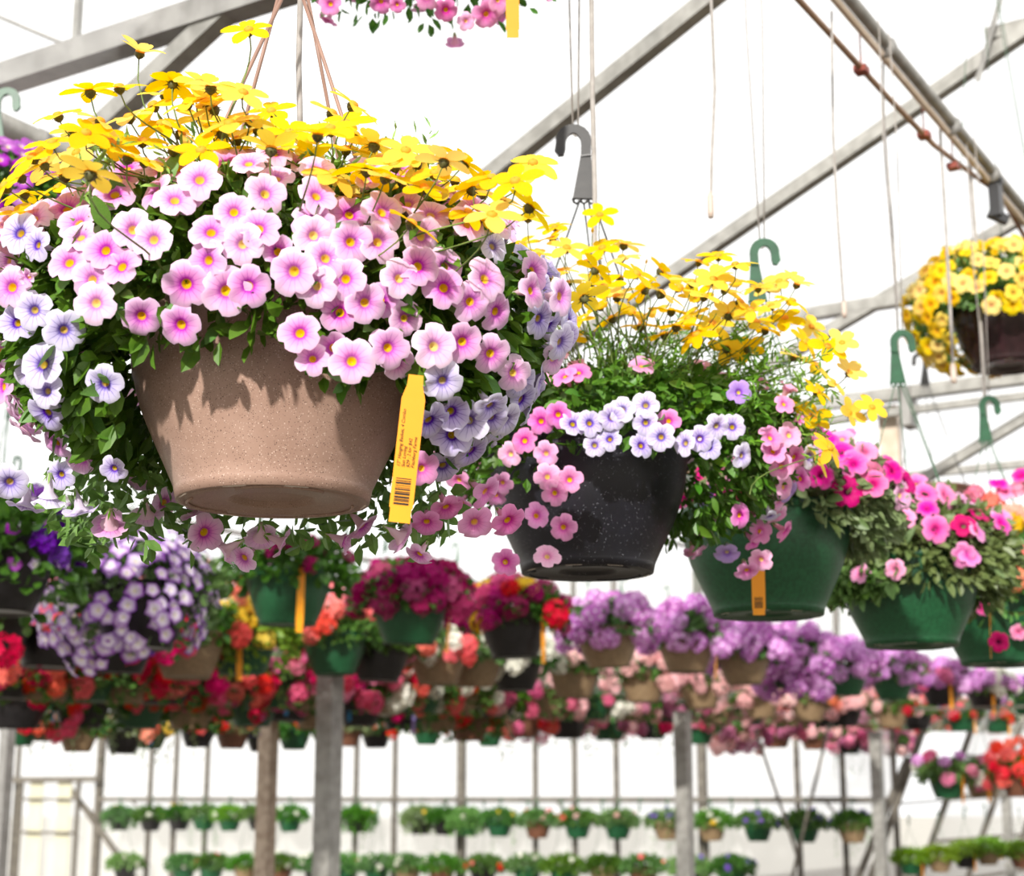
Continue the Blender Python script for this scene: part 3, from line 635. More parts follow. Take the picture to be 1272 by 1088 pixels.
# pipe of the next row, behind the tan pot
SL = -2.72
lp = thing('basket_pipe', 'cream pipe with parallel lines behind the upper yellow daisies', 'pipe', house(SL, 1.2, EYE + 1.47)); l0 = np.array(lp.location)
for nm, dz, ds, r, mt in (('pipe', 0, 0, .026, steel), ('cream_line', -.06, -.05, .012, pvc_cream), ('hose', -.17, -.02, .011, tube_brown), ('lower_pipe', -.26, .0, .028, steel_d)):
    m = MB(); m.tube([house(SL + ds, 1.2, EYE + 1.47 + dz) - l0, house(SL + ds, 15, EYE + 1.47 + dz) - l0], r, 10); part(nm, m.mesh(nm, mt), lp)
for c in (2.05, 2.4, 2.75): m = MB(); m.tube([house(SL, c - .01, EYE + 1.47) - l0, house(SL, c + .01, EYE + 1.47) - l0], .029, 10); part('clip', m.mesh('pipe_clip', steel_d), lp)
p = at_plane(30, 205, CR, SL - .3); m = MB(); m.bar((0, 0, 0), house(SL - .3, 14, p[2]) - p, .12, .14); solo('gutter', m.mesh('gutter', steel_d, False), 'dull grey gutter below the pipes at the picture edge', 'gutter', p, kind='structure')

# ------------------------------------------------------------------ front baskets
def ell_hit(C, rad, px, py):
    """first hit of the view ray with the mound ellipsoid, else its nearest silhouette point"""
    d = ray(px, py); best = None
    for up in (True, False):
        r_ = np.array([rad[0], rad[1], rad[3] if up else rad[2]]); o = (CAM - C) / r_; dd = d / r_; A_ = dd @ dd; B_ = 2 * o @ dd; C_ = o @ o - 1; D_ = B_ * B_ - 4 * A_ * C_
        t = (-B_ - math.sqrt(D_)) / (2 * A_) if D_ > 0 else -B_ / (2 * A_)
        p = CAM + d * t; n = (p - C) / r_ ** 2; best = (p, n / np.linalg.norm(n))
        if (p[2] >= C[2]) == up: break
    return best
class Front:
    def __init__(s, px, py, t, potk, label, hook, angles, rad, coff=(0, 0, 0), r=.0014, hk=None):
        s.loc = P(px, py, t); s.t = t; s.o = thing('hanging_basket', label, 'hanging basket', s.loc, 'front row of hanging baskets')
        s.pot = part('pot', pot(potk, True), s.o); part('soil', SOIL, s.o); ridges(POTM[potk], s.pot); [part('lit_drain_slot', q_, s.pot) for q_ in SLOTS]
        hanger(s.o, hook, angles, r, hk=hk); s.rad = np.array(rad if len(rad) == 4 else (*rad, rad[2])); s.C = s.loc + np.array([0, 0, 1.2 * RIM]) + np.array(coff); s.pts = []; s.hook = hook
    def sh(s, q): return np.array([s.rad[0], s.rad[1], s.rad[3] if q[2] > 0 else s.rad[2]])
    def L(s, w): return np.asarray(w, float) - s.loc
    def in_pot(s, p):
        q = p - s.loc; return math.hypot(q[0], q[1]) < RIM * 1.04 and q[2] < 1.25 * RIM
    def flower(s, p, n, key, size, var=None, small=False):
        n = np.asarray(n, float) + rng.normal(size=3) * .22; v = pet_variants(key); i = var if var is not None else random.choices(range(6), (5, 5, 5, 5, 2, 1.2))[0]
        if i == 5: size *= .62
        part(key + '_flower' if key not in ('hot',) else 'petunia_flower', v[i], s.o, frame(s.L(p), n, size)); s.pts.append(p)
    def listed(s, spec, size, jitter=.0):
        for it in spec:
            px, py, key = it[:3]; k = it[3] if len(it) > 3 else 1.0
            p, n = ell_hit(s.C, s.rad * 1.02, px, py)
            if len(it) > 4: p = P(px, py, it[4]); n = np.array([0, -1, .1])
            if s.in_pot(p): p = p + np.array([0, -.03, 0])
            tc = CAM - p; tc /= np.linalg.norm(tc); n = n * .55 + tc * .6 + np.array([0, 0, .1]); s.flower(p, n, key, size * k, var=random.choice((0, 1, 2, 3)))
    def fill(s, count, mind, pick, size, face=.4, zmin=-.9):
        n_ = 0; tries = 0
        while n_ < count and tries < 9000:
            tries += 1; q = rng.normal(size=3); q /= np.linalg.norm(q)
            if q[2] < zmin: continue
            p = s.C + q * s.sh(q) * rng.uniform(.95, 1.06)
            if s.in_pot(p): continue
            x, y, t = proj(p); key = pick(x, y, t < s.t, q)
            if not key: continue
            if s.pts:
                A_ = np.array(s.pts); 
                if np.min(((A_ - p) ** 2).sum(1)) < mind ** 2: continue
            nn = q / s.sh(q); nn /= np.linalg.norm(nn); tc = CAM - p; tc /= np.linalg.norm(tc)
            if q[1] < .25: nn = nn + tc * face
            s.flower(p, nn, key, size * rng.uniform(.85, 1.12)); n_ += 1
    def leaves(s, count, stuff, ok, size, kind='g', smat=None, droop=.5, shell=(.7, .94)):
        got = 0; P_, D_, S_ = [], [], []; tries = 0
        while (got < count or len(P_) < stuff) and tries < 60000:
            tries += 1; q = rng.normal(size=3); q /= np.linalg.norm(q); big = got < count
            k = rng.uniform(max(shell[0], .84), shell[1]) if big else rng.uniform(*shell)
            p = s.C + q * s.sh(q) * k
            if s.in_pot(p): continue
            x, y, t = proj(p)
            if not ok(x, y, t < s.t, q): continue
            d = q + rng.normal(size=3) * .6 + np.array([0, 0, -droop]); sz = size * rng.uniform(.6, 1.2)
            if big:
                if q[1] > .3: continue
                part('leaf', random.choice(LEAF[kind]), s.o, leaf_frame(s.L(p), d, q + rng.normal(size=3) * .5 + np.array([0, -.3, .3]), sz)); got += 1
            else: P_.append(s.L(p)); D_.append(d); S_.append(sz * .85)
        if P_: tagit(part('foliage', cloud(P_, D_, S_, smat or leaf_g), s.o), kind='stuff')
    def core(s, k=.66, mat=None, seed=1):
        c = core_mesh(np.array([s.rad[0], s.rad[1], s.rad[3]]) * k, mat or leaf_g, seed); tagit(part('filler_core', c, s.o, Matrix.Translation(Vector(s.L(s.C)))), kind='stuff')  # added filler inside the foliage, blocks light leaking through
    def daisy(s, px, py, t, size=.024, root=None, bud=False, look=None):
        p = P(px, py, t); L_ = s.L(p)
        n = np.array(look) if look is not None else np.array([rng.normal() * .42 + (L_[0] * 1.0), rng.normal() * .42 - .6, 1.0])
        M = frame(L_, n, size); f = part('yellow_flower', BUD if bud else random.choices(BID, (4, 3, 4, 2, 1, 2))[0], s.o, M if not bud else frame(L_, n, size * .35))
        if not bud: part('disc', DISC, f)
        part('calyx', CALYX, f)
        nn = Vector(n).normalized(); e = Vector(L_) - nn * size * .2
        if root is None:
            c = s.L(s.C); root = Vector((c[0] + (L_[0] - c[0]) * .55 + rng.normal() * .02, c[1] + (L_[1] - c[1]) * .55 + rng.normal() * .03, c[2] + s.rad[3] * rng.uniform(.4, .85)))
        root = Vector(root)
        if root.z > e.z - .03: root.z = e.z - .05
        b = MB(); mid1 = e - nn * (e - root).length * .3; mid2 = root + Vector((0, 0, 1)) * (e - root).length * .3; pts = []
        for i in range(9):
            u = i / 8; pts.append(np.array(e * (1 - u) ** 3 + mid1 * 3 * u * (1 - u) ** 2 + mid2 * 3 * u * u * (1 - u) + root * u ** 3))
        b.tube(pts, [.0007 + .0005 * i / 8 for i in range(9)], 5, cap=False); part('stem', b.mesh('stem', stem_m), f, sub=True); return pts

def string_loop(fr, lab, dx=.012):
    top = fr.loc + np.array([0, 0, HK + .118]); c = top @ AX; b = MB(); x0 = -.012 if fr.hook != 'green' else .012
    for s_ in (-1, 1): b.tube([(x0 + s_ * .004, 0, -.004), (x0 + s_ * dx, 0, (PZ - top[2]) * .6), (x0 + s_ * dx * .7, .0, PZ - top[2] + .02)], .0016, 5)
    b.tube([(x0 - .004, 0, -.004), (x0, 0, -.008), (x0 + .004, 0, -.004)], .0016, 5)
    solo('hanging_string', b.mesh('hanging_string', string_m), lab, 'string', top, 'strings of the front row')

# --- first basket: tan speckled pot, pink calibrachoa and yellow daisies
b1 = Front(339, 624, 1.65, 'brown', 'large tan speckled pot with pale pink petunias and tall yellow daisies', 'brown', (2.5, 3.5, -.35, .9), (.30, .25, .20, .15), (-.008, .01, .012), .0022)
key1 = [(262, 287), (301, 303), (322, 283), (257, 323), (281, 361, 1.15), (309, 355), (231, 353, 1.1), (364, 337, 1.15), (393, 355), (429, 346), (390, 292), (436, 300), (454, 376), (437, 447, 1.0), (113, 347), (165, 285), (190, 297), (217, 247), (483, 432), (540, 430, 1.1), (552, 357), (575, 425), (610, 440), (520, 330), (130, 310), (85, 325), (497, 345), (585, 375), (405, 320), (470, 300), (150, 330), (330, 240), (394, 242)]
sp1 = [(k[0], k[1], 'pink', k[2] if len(k) > 2 else 1.0) for k in key1]
sp1 += [(372, 413, 'pink', 1.0, 1.44), (388, 445, 'pink', .8, 1.45), (437, 448, 'pink', 1.05, 1.42)]
sp1 = [s_ for s_ in sp1 if not (s_[0] == 437 and len(s_) == 4)]
sp1 += [(583, 522, 'lav', 1.05), (562, 540, 'lav', 1.1), (587, 562, 'lav', 1.1), (52, 452, 'lav', 1.15), (80, 410, 'lav', 1.0), (42, 385, 'lav', .95), (20, 400, 'lav'), (555, 632, 'rose', .95), (590, 650, 'rose', 1.0), (527, 590, 'rose', .9), (605, 612, 'rose', 1.0), (632, 648, 'rose', 1.0), (530, 650, 'rose', .9), (150, 590, 'lav', .7), (75, 590, 'lav', .8)]
b1.listed(sp1, .0205)
def pick1(x, y, front, q):
    if front and 148 < x < 522 and y > (408 if x < 345 else 410 + min(1, (x - 345) / 60) * 50): return None
    if not front and y > 560 and rng.random() < .5: return None
    if x < 150 and y > 385 and front:
        return None if rng.random() < (.95 if x > 70 else .25) else 'lav'
    if x > 525 and y > 470: return 'lav' if (y < 600 and rng.random() < .75) else ('rose' if rng.random() < .5 else None)
    if x < 60 or x > 600: return 'lav' if rng.random() < .35 else 'pink'
    return 'pink'
b1.fill(330, .0235, pick1, .0205)
def okl1(x, y, front, q):
    if front and 155 < x < 512 and y > (428 if x < 345 else 420 + min(1, (x - 345) / 70) * 60): return False
    if front and 470 < x < 530 and 470 < y < 650: return False
    return True
b1.leaves(300, 6500, okl1, .033)
b1.core(.7)
heads1 = [(309, 37), (174, 65), (112, 113), (148, 108), (215, 103), (205, 117), (248, 103), (262, 108), (255, 125), (302, 115), (337, 138), (72, 143), (65, 177), (107, 165), (138, 177), (177, 175), (200, 153), (250, 147), (285, 153), (265, 135), (293, 173), (337, 185), (250, 187), (113, 215), (25, 220), (80, 217), (72, 233), (20, 267), (260, 210), (395, 167), (385, 200), (413, 140), (439, 130), (429, 153), (441, 167), (472, 197), (504, 187), (517, 203), (479, 220), (489, 238), (527, 233), (552, 200), (577, 203), (566, 223), (611, 220), (601, 240), (627, 250), (662, 202), (659, 257), (611, 267), (512, 277), (441, 247), (456, 210), (594, 273), (557, 287), (581, 263), (-10, 250), (40, 195), (340, 172), (180, 200), (232, 128), (320, 160), (355, 190), (415, 215), (455, 235), (300, 195), (95, 190), (410, 160), (500, 225), (530, 260), (55, 205), (90, 165), (125, 150), (160, 145), (190, 130), (225, 165), (275, 165), (310, 150), (360, 165), (380, 185), (430, 185), (465, 180), (490, 205), (540, 215), (585, 235), (30, 240), (5, 232), (160, 195), (330, 205), (280, 190), (640, 225), (545, 245), (425, 235), (215, 185)]
for i, (x, y) in enumerate(heads1):
    t = 1.56 + rng.normal() * .07 + (y < 150) * .06
    b1.daisy(x, y, t, .0285 * rng.uniform(.9, 1.12))
b1.daisy(572, 246, 1.62, .024, bud=True)
for x, y, t, k in ((182, 640, 1.78, .95), (255, 662, 1.76, 1.1), (278, 684, 1.78, 1.0), (302, 694, 1.8, .9), (325, 668, 1.8, 1.0), (352, 675, 1.78, .9), (100, 636, 1.7, 1.0), (136, 652, 1.72, 1.0), (205, 625, 1.8, .9), (428, 672, 1.78, .9), (452, 655, 1.78, 1.0), (500, 668, 1.72, 1.0), (520, 690, 1.72, .8), (30, 630, 1.66, 1.0), (60, 618, 1.64, 1.0), (12, 600, 1.62, 1.0), (240, 640, 1.8, .9)):
    b1.flower(P(x, y, t), (rng.normal() * .4, .1 + rng.normal() * .5, -.5), 'lav' if x < 110 else 'pink', .0205 * k)
P_, D_, S_ = [], [], []
for i in range(900):
    x = rng.uniform(60, 560); t = rng.uniform(1.72, 1.9); y = rng.uniform(560, 655 + 35 * math.sin(x * .045) ** 2); p = P(x, y, t)
    if b1.in_pot(p): continue
    P_.append(b1.L(p)); D_.append(rng.normal(size=3) + np.array([0, 0, -.7])); S_.append(rng.uniform(.015, .03))
tagit(part('trailing_foliage', cloud(P_, D_, S_, leaf_g), b1.o), kind='stuff')
tag(b1.o, b1.L(P(517, 466, 1.46)), b1.L(P(496, 649, 1.455)), .0215, tag_yellow, face=(.05, -1, .1), text=['12" Hanging Basket, 4 Combo', 'Sun Loving', '$29 : 2 for $42', 'Fitchburg Farms'])

# --- second basket: black pot
b2 = Front(730, 712, 2.4, 'black', 'black speckled pot with mixed pink and lavender petunias under yellow daisies', 'black', (3.5, 1.2, -1.2, .15), (.285, .25, .185, .1), (.056, .0, .02), .0017)
sp2 = [(672, 450), (719, 461), (701, 466), (693, 515), (672, 523), (651, 547), (691, 438), (975, 605), (920, 640), (965, 641), (945, 660), (938, 673), (945, 696), (928, 710), (976, 660), (971, 580), (981, 540), (958, 543), (961, 560)]
sp2 = [(x, y, 'rose', 1.0) for x, y in sp2] + [(x, y, 'rose', 1.0, 2.2) for x, y in ((680, 592), (707, 596), (700, 655), (680, 690), (667, 640), (628, 698), (690, 612))]
sp2 += [(x, y, 'lav', 1.0) for x, y in ((773, 509), (760, 519), (712, 526), (733, 525), (802, 503), (802, 525), (881, 555), (910, 530), (891, 530), (923, 566), (850, 550), (870, 545))] + [(821, 543, 'lav', 1.05, 2.18), (797, 553, 'lav', .95, 2.19), (739, 553, 'lav', .9, 2.2), (757, 545, 'lav', .9, 2.2), (903, 688, 'lilac', 1.05)]
b2.listed(sp2, .0195)
def pick2(x, y, front, q):
    if front and 688 < x < 868 and y > 548: return None
    if x < 700 and y > 560: return 'rose' if rng.random() < .55 else None
    if x > 860 and y > 560 and front and x < 935: return None if rng.random() < .85 else 'rose'
    if y < 470 and 740 < x < 960: return 'rose' if rng.random() < .3 else None
    return random.choices(['rose', 'lav', 'lilac'], (6, 3, 1))[0] if rng.random() < .8 else None
b2.fill(120, .03, pick2, .0185)
def okl2(x, y, front, q): return not (front and 692 < x < 862 and y > 553)
b2.leaves(280, 4200, okl2, .028)
b2.core(.68, seed=2)
heads2 = [(656, 270), (745, 267), (689, 282), (775, 304), (772, 319), (748, 308), (704, 308), (648, 303), (686, 296), (669, 317), (640, 311), (696, 336), (659, 370), (687, 370), (655, 406), (717, 400), (706, 351), (745, 381), (750, 356), (766, 368), (791, 340), (821, 336), (843, 347), (844, 357), (822, 364), (868, 325), (892, 318), (886, 347), (875, 368), (885, 401), (834, 386), (796, 405), (825, 415), (785, 387), (709, 419), (643, 347), (728, 325), (951, 410), (928, 433), (903, 433), (866, 370), (958, 380), (985, 373), (1008, 406), (1028, 430), (1046, 426), (986, 443), (1015, 453), (1055, 463), (1035, 476), (1010, 518), (1015, 486), (985, 506), (1055, 513), (1083, 506), (1031, 556), (1016, 571), (913, 328), (915, 350), (885, 343), (968, 350), (941, 357), (990, 353), (932, 385), (905, 392), (940, 400), (920, 375), (855, 395), (770, 345), (735, 350), (680, 345), (665, 345), (725, 370), (810, 385), (900, 360), (955, 358), (860, 350), (672, 395), (640, 330), (975, 395), (1000, 425), (760, 395), (650, 425), (800, 360), (700, 385), (740, 335), (840, 405), (865, 415)]
for i, (x, y) in enumerate(heads2):
    t = 2.30 + rng.normal() * .09; look = None
    if x <= 990: look = (rng.normal() * .45, -.62 + rng.normal() * .42, 1.0)
    if x > 990: look = (.55 + rng.normal() * .3, -.8 + rng.normal() * .3, .5 + rng.normal() * .3)
    b2.daisy(x, y, t, .031 * rng.uniform(.88, 1.1), look=look)
b2.daisy(736, 286, 2.36, .026, bud=True); b2.daisy(803, 325, 2.36, .02, bud=True)
# feathery daisy foliage
def feathery(fr, box, n, mat):
    P_, D_, S_ = [], [], []
    for i in range(n):
        p = P(rng.uniform(box[0], box[2]), rng.uniform(box[1], box[3]), fr.t + rng.normal() * .08); d0 = rng.normal(size=3) + np.array([0, 0, .8]); d0 /= np.linalg.norm(d0)
        for k in range(7): P_.append(fr.L(p) + d0 * .006 * k); D_.append(d0 * .7 + rng.normal(size=3)); S_.append(rng.uniform(.012, .022))
    tagit(part('feathery_foliage', cloud(P_, D_, S_, mat, W=.1), fr.o), kind='stuff')
feathery(b2, (740, 420, 960, 540), 330, leaf_y); feathery(b1, (90, 190, 560, 290), 120, leaf_y); feathery(b2, (960, 440, 1030, 560), 60, leaf_y)
string_loop(b2, 'grey string tied round the black hook')

# --- third basket: green pot, hot pink petunias
b3 = Front(955, 765, 2.9, 'green', 'green pot with yellow tag half hidden by trailing pink petunias', 'green', (3.6, 1.1, -.9, .3), (.2, .19, .12), (.06, 0, .02))
def pick3(x, y, front, q):
    if y > 622: return None
    return random.choice(['hot', 'hot', 'hot', 'rose', 'magenta']) if rng.random() < .9 else None
b3.listed([(1060, 575, 'hot', 1.3), (1085, 600, 'hot', 1.3), (1020, 590, 'hot', 1.2), (1045, 560, 'hot', 1.2), (1110, 585, 'hot', 1.1), (1075, 560, 'hot', 1.1)], .021)
b3.fill(46, .036, pick3, .026)
b3.leaves(120, 2600, lambda x, y, f, q: not (f and 860 < x < 1075 and y > 655), .036, 's', leaf_s)
b3.core(.62, leaf_s, 3)
tag(b3.o, b3.L(P(941, 690, 2.72)), b3.L(P(943, 764, 2.71)), .0225, tag_yellow, face=(0, -1, .1))
string_loop(b3, 'pale string loop above the upper green hook', .016)
# --- fourth: green pot with sage foliage
b4 = Front(1133, 803, 3.5, 'green', 'green pot with sage leaves and hot pink petunias spilling over one side', 'green', (3.5, 1.2, -.8, .2), (.235, .21, .155), (.01, 0, .0))
b4.listed([(1163, 657, 'hot', 1.25), (1197, 652, 'magenta', 1.1), (1197, 690, 'rose', 1.1), (1112, 707, 'hot', .9), (1068, 712, 'hot', .9), (1080, 635, 'hot', 1.2), (1120, 625, 'hot', 1.2), (1150, 612, 'hot', 1.2), (1175, 615, 'hot', 1.2), (1100, 610, 'hot', 1.2), (1215, 660, 'rose', 1.1), (1135, 600, 'rose', 1.2), (1205, 690, 'rose', 1.0)], .026)
def pick4(x, y, front, q):
    if front and y > 650: return None
    return random.choice(['hot', 'hot', 'rose', 'magenta']) if y < 690 else None
b4.fill(45, .05, pick4, .027)
b4.leaves(200, 3200, lambda x, y, f, q: not (f and (y > 735 or (x > 1110 and y > 722))) , .04, 's', leaf_s)
b4.leaves(60, 500, lambda x, y, f, q: f and x < 1110 and 700 < y < 790, .045, 'g', leaf_g)
b4.core(.66, leaf_s, 4)
string_loop(b4, 'pale string loop above the middle green hook', .016)
# --- fifth: green pot with coral heads
b5 = Front(1243, 826, 4.15, 'green', 'green pot at picture edge with coral flower heads and a magenta bloom', 'green', (3.5, 1.2, -.8, .2), (.25, .22, .2), (.02, 0, .02))
def head(fr_o, key, L_, n, size): part(key + '_flower_head', random.choice(HEAD[key]), fr_o, frame(L_, n, size))
for x, y, k, s_ in ((1222, 708, 'peach', .034), (1257, 688, 'peach', .042), (1232, 625, 'peach', .034), (1262, 640, 'peach', .035), (1243, 655, 'lemon', .034), (1258, 650, 'lemon', .03), (1195, 705, 'peach', .022), (1270, 610, 'blush', .03), (1210, 612, 'blush', .026), (1262, 720, 'peach', .03)):
    p, n = ell_hit(b5.C, b5.rad, x, y); head(b5.o, k, b5.L(p), n + np.array([0, -.4, .2]), s_)
b5.listed([(1241, 797, 'magenta', 1.0, 3.9), (1222, 755, 'hot', .8), (1265, 785, 'hot', .8), (1240, 600, 'hot'), (1268, 590, 'hot'), (1250, 610, 'hot')], .027)
b5.leaves(150, 3000, lambda x, y, f, q: not (f and y > 795), .04, 's', leaf_g)
b5.core(.66, leaf_g, 5)
tag(b5.o, b5.L(P(1228, 735, 3.93)), b5.L(P(1231, 818, 3.92)), .008, tag_yellow, face=(.9, -.4, 0), codes=False)
string_loop(b5, 'pale string loop above the lowest green hook', .016)

# --- upper baskets
def upper(px, py, t, potk, label, hook, rad, coff, keyw, n, size, mind, leaf, listed=(), hidebelow=True, hk=1.5):
    f = Front(px, py, t, potk, label, hook, (3.4, 1.2, -1.0, .2), rad, coff, hk=hk); f.o['group'] = 'upper hanging baskets'
    if listed: f.listed(listed, size)
    ks, ws = zip(*keyw)
    f.fill(n, mind, lambda x, y, fr, q: None if (hidebelow and fr and abs(x - px) < RIM * .95 * FPX / t and y > py - 1.12 * RIM * FPX / t) else random.choices(ks, ws)[0], size)
    f.leaves(110, 2200, lambda x, y, fr, q: not (fr and abs(x - px) < RIM * FPX / t and y > py - 1.1 * RIM * FPX / t), .03, leaf, leaf_g); f.core(.7, leaf_g, 9); return f
uy = upper(1252, 456, 4.6, 'plum', 'dark wine pot high up, domed with small yellow petunias', 'green', (.255, .23, .20), (-.02, .0, -.02), [('yellow', 1)], 260, .026, .031, 'g')
up = upper(545, -85, 2.5, 'dark', 'basket cut off by the top edge with trailing pink petunias', 'black', (.24, .22, .27), (-.01, 0, -.12), [('rose', 1)], 75, .0185, .035, 'g',
           listed=[(475, 15, 'rose'), (555, 25, 'rose'), (605, 30, 'rose', 1.2), (580, 38, 'rose', .8), (620, 12, 'rose', 1.1), (530, 10, 'rose'), (410, 5, 'rose'), (495, 18, 'rose', .7)])
tag(up.o, up.L(P(636, -60, 2.3)), up.L(P(637, 47, 2.3)), .019, tag_yellow, codes=False)
vi = upper(-20, 385, 3.3, 'dark', 'basket of violet star petunias cut off at the picture edge', 'green', (.19, .18, .17), (.0, 0, .0), [('violet', 1)], 110, .022, .03, 'g', hk=.36)
vi.o['group'] = 'upper hanging baskets'
br = Front(1160, 672, 5.9, 'terra', 'wide chocolate brown pot whose rim shows above hot pink petunias', 'black', (3.5, 1.2, -.8, .2), (.13, .12, .05), (0, 0, -.01)); br.o['group'] = 'upper hanging baskets'

# ------------------------------------------------------------------ baskets of the rows behind
LMAT = {'g': leaf_g, 'd': leaf_d, 's': leaf_s, 'y': leaf_y, 'sil': leaf_sil}
CLOUDS = {}
def shared_cloud(kind, drape):
    k = (kind, drape)
    if k not in CLOUDS:
        rad = np.array([.235, .235, .125]); p, q = ell_pts(950, rad, (.5, 1.0), -.45); p[:, 2] += 1.2 * RIM
        if drape: 
            p2, q2 = ell_pts(700, np.array([.235, .235, .23]), (.8, 1.05), -1); s_ = p2[:, 2] < .05; p2 = p2[s_]; q2 = q2[s_]; p2[:, 2] += 1.15 * RIM; keep = np.hypot(p2[:, 0], p2[:, 1]) > RIM * 1.0; p = np.vstack([p, p2[keep]]); q = np.vstack([q, q2[keep]])
        keep = ~((np.hypot(p[:, 0], p[:, 1]) < RIM * 1.05) & (p[:, 2] < 1.22 * RIM)); p = p[keep]; q = q[keep]
        d = q + rng.normal(size=q.shape) * .6 + np.array([0, 0, -.1]); CLOUDS[k] = cloud(p, d, rng.uniform(.03, .055, len(p)), LMAT[kind], W=.32)
    return CLOUDS[k]
TRAIL = {}
def trail_mesh(seed, kind):
    if (seed, kind) not in TRAIL:
        R = np.random.default_rng(seed); P_, D_, S_ = [], [], []
        for j in range(5):
            a = R.uniform(0, 6.28); L_ = R.uniform(.18, .42); r0 = RIM * 1.08
            for i in range(26):
                u = i / 26; P_.append((math.cos(a) * r0 + R.normal() * .014, math.sin(a) * r0 + R.normal() * .014, 1.18 * RIM - L_ * u)); D_.append(R.normal(size=3) + np.array([0, 0, -.6])); S_.append(R.uniform(.014, .026))
        TRAIL[(seed, kind)] = cloud(P_, D_, S_, LMAT[kind], 'trailing_foliage', .38)
    return TRAIL[(seed, kind)]
SMALL_LEAF = {}
HANG_LO = {}
def hang_lo(hook_, hk):
    hook = (hook_, round(hk, 2))
    if hook not in HANG_LO:
        b = MB()
        for a in (.4, 2.0, 3.6, 5.2): b.tube([(RIM * 1.02 * math.cos(a), RIM * 1.02 * math.sin(a), 1.17 * RIM), (0, 0, hk)], .0013, 4)
        HANG_LO[hook] = b.mesh('hanger', STRM[hook_])
    return HANG_LO[hook]
def bask(loc, potk, flowers, label, group, scale=1.0, leaf='d', n=16, drape=False, mound=(.2, .11), hsize=.055, tagc=None, tagdir=(.3, -1), trail=False, hook='green', low=-.1, stems=0.0, lean=(0, 0), hk=.92):
    """a basket with pot, soil, hanger, leaf mass and countable flower heads"""
    o = thing('hanging_basket', label, 'hanging basket', loc, group); o.scale = (scale,) * 3; o.rotation_euler = (rng.normal() * .02, rng.normal() * .02, rng.uniform(0, 6.28) if not tagc else 0)
    part('pot', pot(potk), o); part('hanger', hang_lo(hook, hk), o); part('hook', HOOK[hook], o, Matrix.Translation((0, 0, hk)))
    fl = part('foliage', shared_cloud(leaf, drape), o, Matrix.Rotation(rng.uniform(0, 6.28), 4, 'Z')); tagit(fl, kind='stuff')
    if trail: tagit(part('trailing_foliage', trail_mesh(int(rng.integers(1, 5)), 'sil' if trail is True else trail), o, Matrix.Rotation(rng.uniform(0, 6.28), 4, 'Z')), kind='stuff')
    pts = []; tries = 0; R0, H0 = mound; R0 *= 1.12; H0 *= 1.25; n = int(n * 1.4) if hsize > .037 else n; low = min(low, -.25) if hsize > .04 else low; c = np.array([lean[0], lean[1], 1.2 * RIM])
    while len(pts) < n and tries < 900:
        tries += 1; q = rng.normal(size=3); q /= np.linalg.norm(q)
        if q[2] < low: continue
        p = c + q * np.array([R0, R0, H0 if q[2] > 0 else H0 * 1.6]) * rng.uniform(.85, 1.08) + np.array([0, 0, stems * rng.uniform(.2, 1)])
        if math.hypot(p[0], p[1]) < RIM * 1.1 and p[2] < 1.25 * RIM: continue
        if pts and min(np.linalg.norm(p - x) for x in pts) < hsize * (1.0 if hsize > .037 else .62): continue
        pts.append(p); k = flowers[int(rng.integers(len(flowers)))] if isinstance(flowers, (list, tuple)) else flowers
        d = q + np.array([0, 0, .35]) + (np.array([0, -.25, 0]) if tagc else 0)
        s_ = hsize * rng.uniform(.8, 1.2)
        if k in HEAD: part(k + '_flower_head', random.choice(HEAD[k]), o, frame(p, d, s_))
        else: part(k + '_flower', random.choice(pet_lo(k)), o, frame(p, d, s_ * .8))
    if tagc:
        a = np.array([tagdir[0], tagdir[1], 0.]); a /= np.linalg.norm(a)
        tag(o, a * RIM * 1.07 + np.array([0, 0, 1.27 * RIM]), a * RIM * 1.02 + np.array([0, 0, -.035 if tagc != 'b' else .02]), .026, {'y': tag_yellow, 'b': tag_blue, 'l': tag_lilac}[tagc], face=(a[0], a[1], 0), codes=False)
    return o
def on_row(px, py, s): return at_plane(px, py, CR, s)

GB = 'baskets of the second row'
S_B = -3.6
bask(on_row(357, 777, S_B), 'green', ['fuchsia'], 'sparse green pot with fuchsia blooms and tall yellow tag across its front', GB, n=9, mound=(.2, .07), hsize=.036, tagc='y', tagdir=(.42, -1), stems=.03)
bask(on_row(508, 800, S_B), 'green', ['fuchsia'], 'green pot brimming with fuchsia blooms, narrow yellow tag at its side', GB, n=38, mound=(.19, .1), tagc='y', tagdir=(1.6, -.5))
bask(on_row(640, 817, S_B), 'dark', ['fuchsia', 'fuchsia', 'fuchsia', 'fuchsia', 'red', 'lemon'], 'black pot of fuchsia, red and yellow blooms under the black speckled pot', GB, n=26, tagc='y', tagdir=(.9, -.8))
bask(on_row(757, 829, S_B), 'tan', ['orchid'], 'taupe pot with orchid clusters right below the black speckled pot', GB, n=26, low=-.3)
bask(on_row(853, 835, S_B), 'tan', ['orchid'], 'taupe pot of orchid clusters with yellow tag at its right', GB, n=34, mound=(.21, .13), tagc='y', tagdir=(1.2, -.6), low=-.2)
bask(on_row(925, 850, S_B), 'tan', ['orchid'], 'taupe pot of orchid clusters below the yellow tag of the green pot', GB, n=34, mound=(.22, .14), low=-.2)
bask(on_row(985, 855, S_B), 'dark', ['orchid'], 'black pot almost smothered in orchid clusters', GB, n=46, mound=(.22, .15), low=-.8, drape=True)
bask(on_row(1050, 864, S_B), 'green', ['orchid'], 'green pot of orchid clusters, the one nearer the smothered black pot', GB, n=34, mound=(.21, .13), low=-.1)
bask(on_row(1110, 869, S_B), 'green', ['orchid'], 'green pot of orchid clusters directly below the sage leaved basket', GB, n=32, mound=(.21, .12), low=-.2)
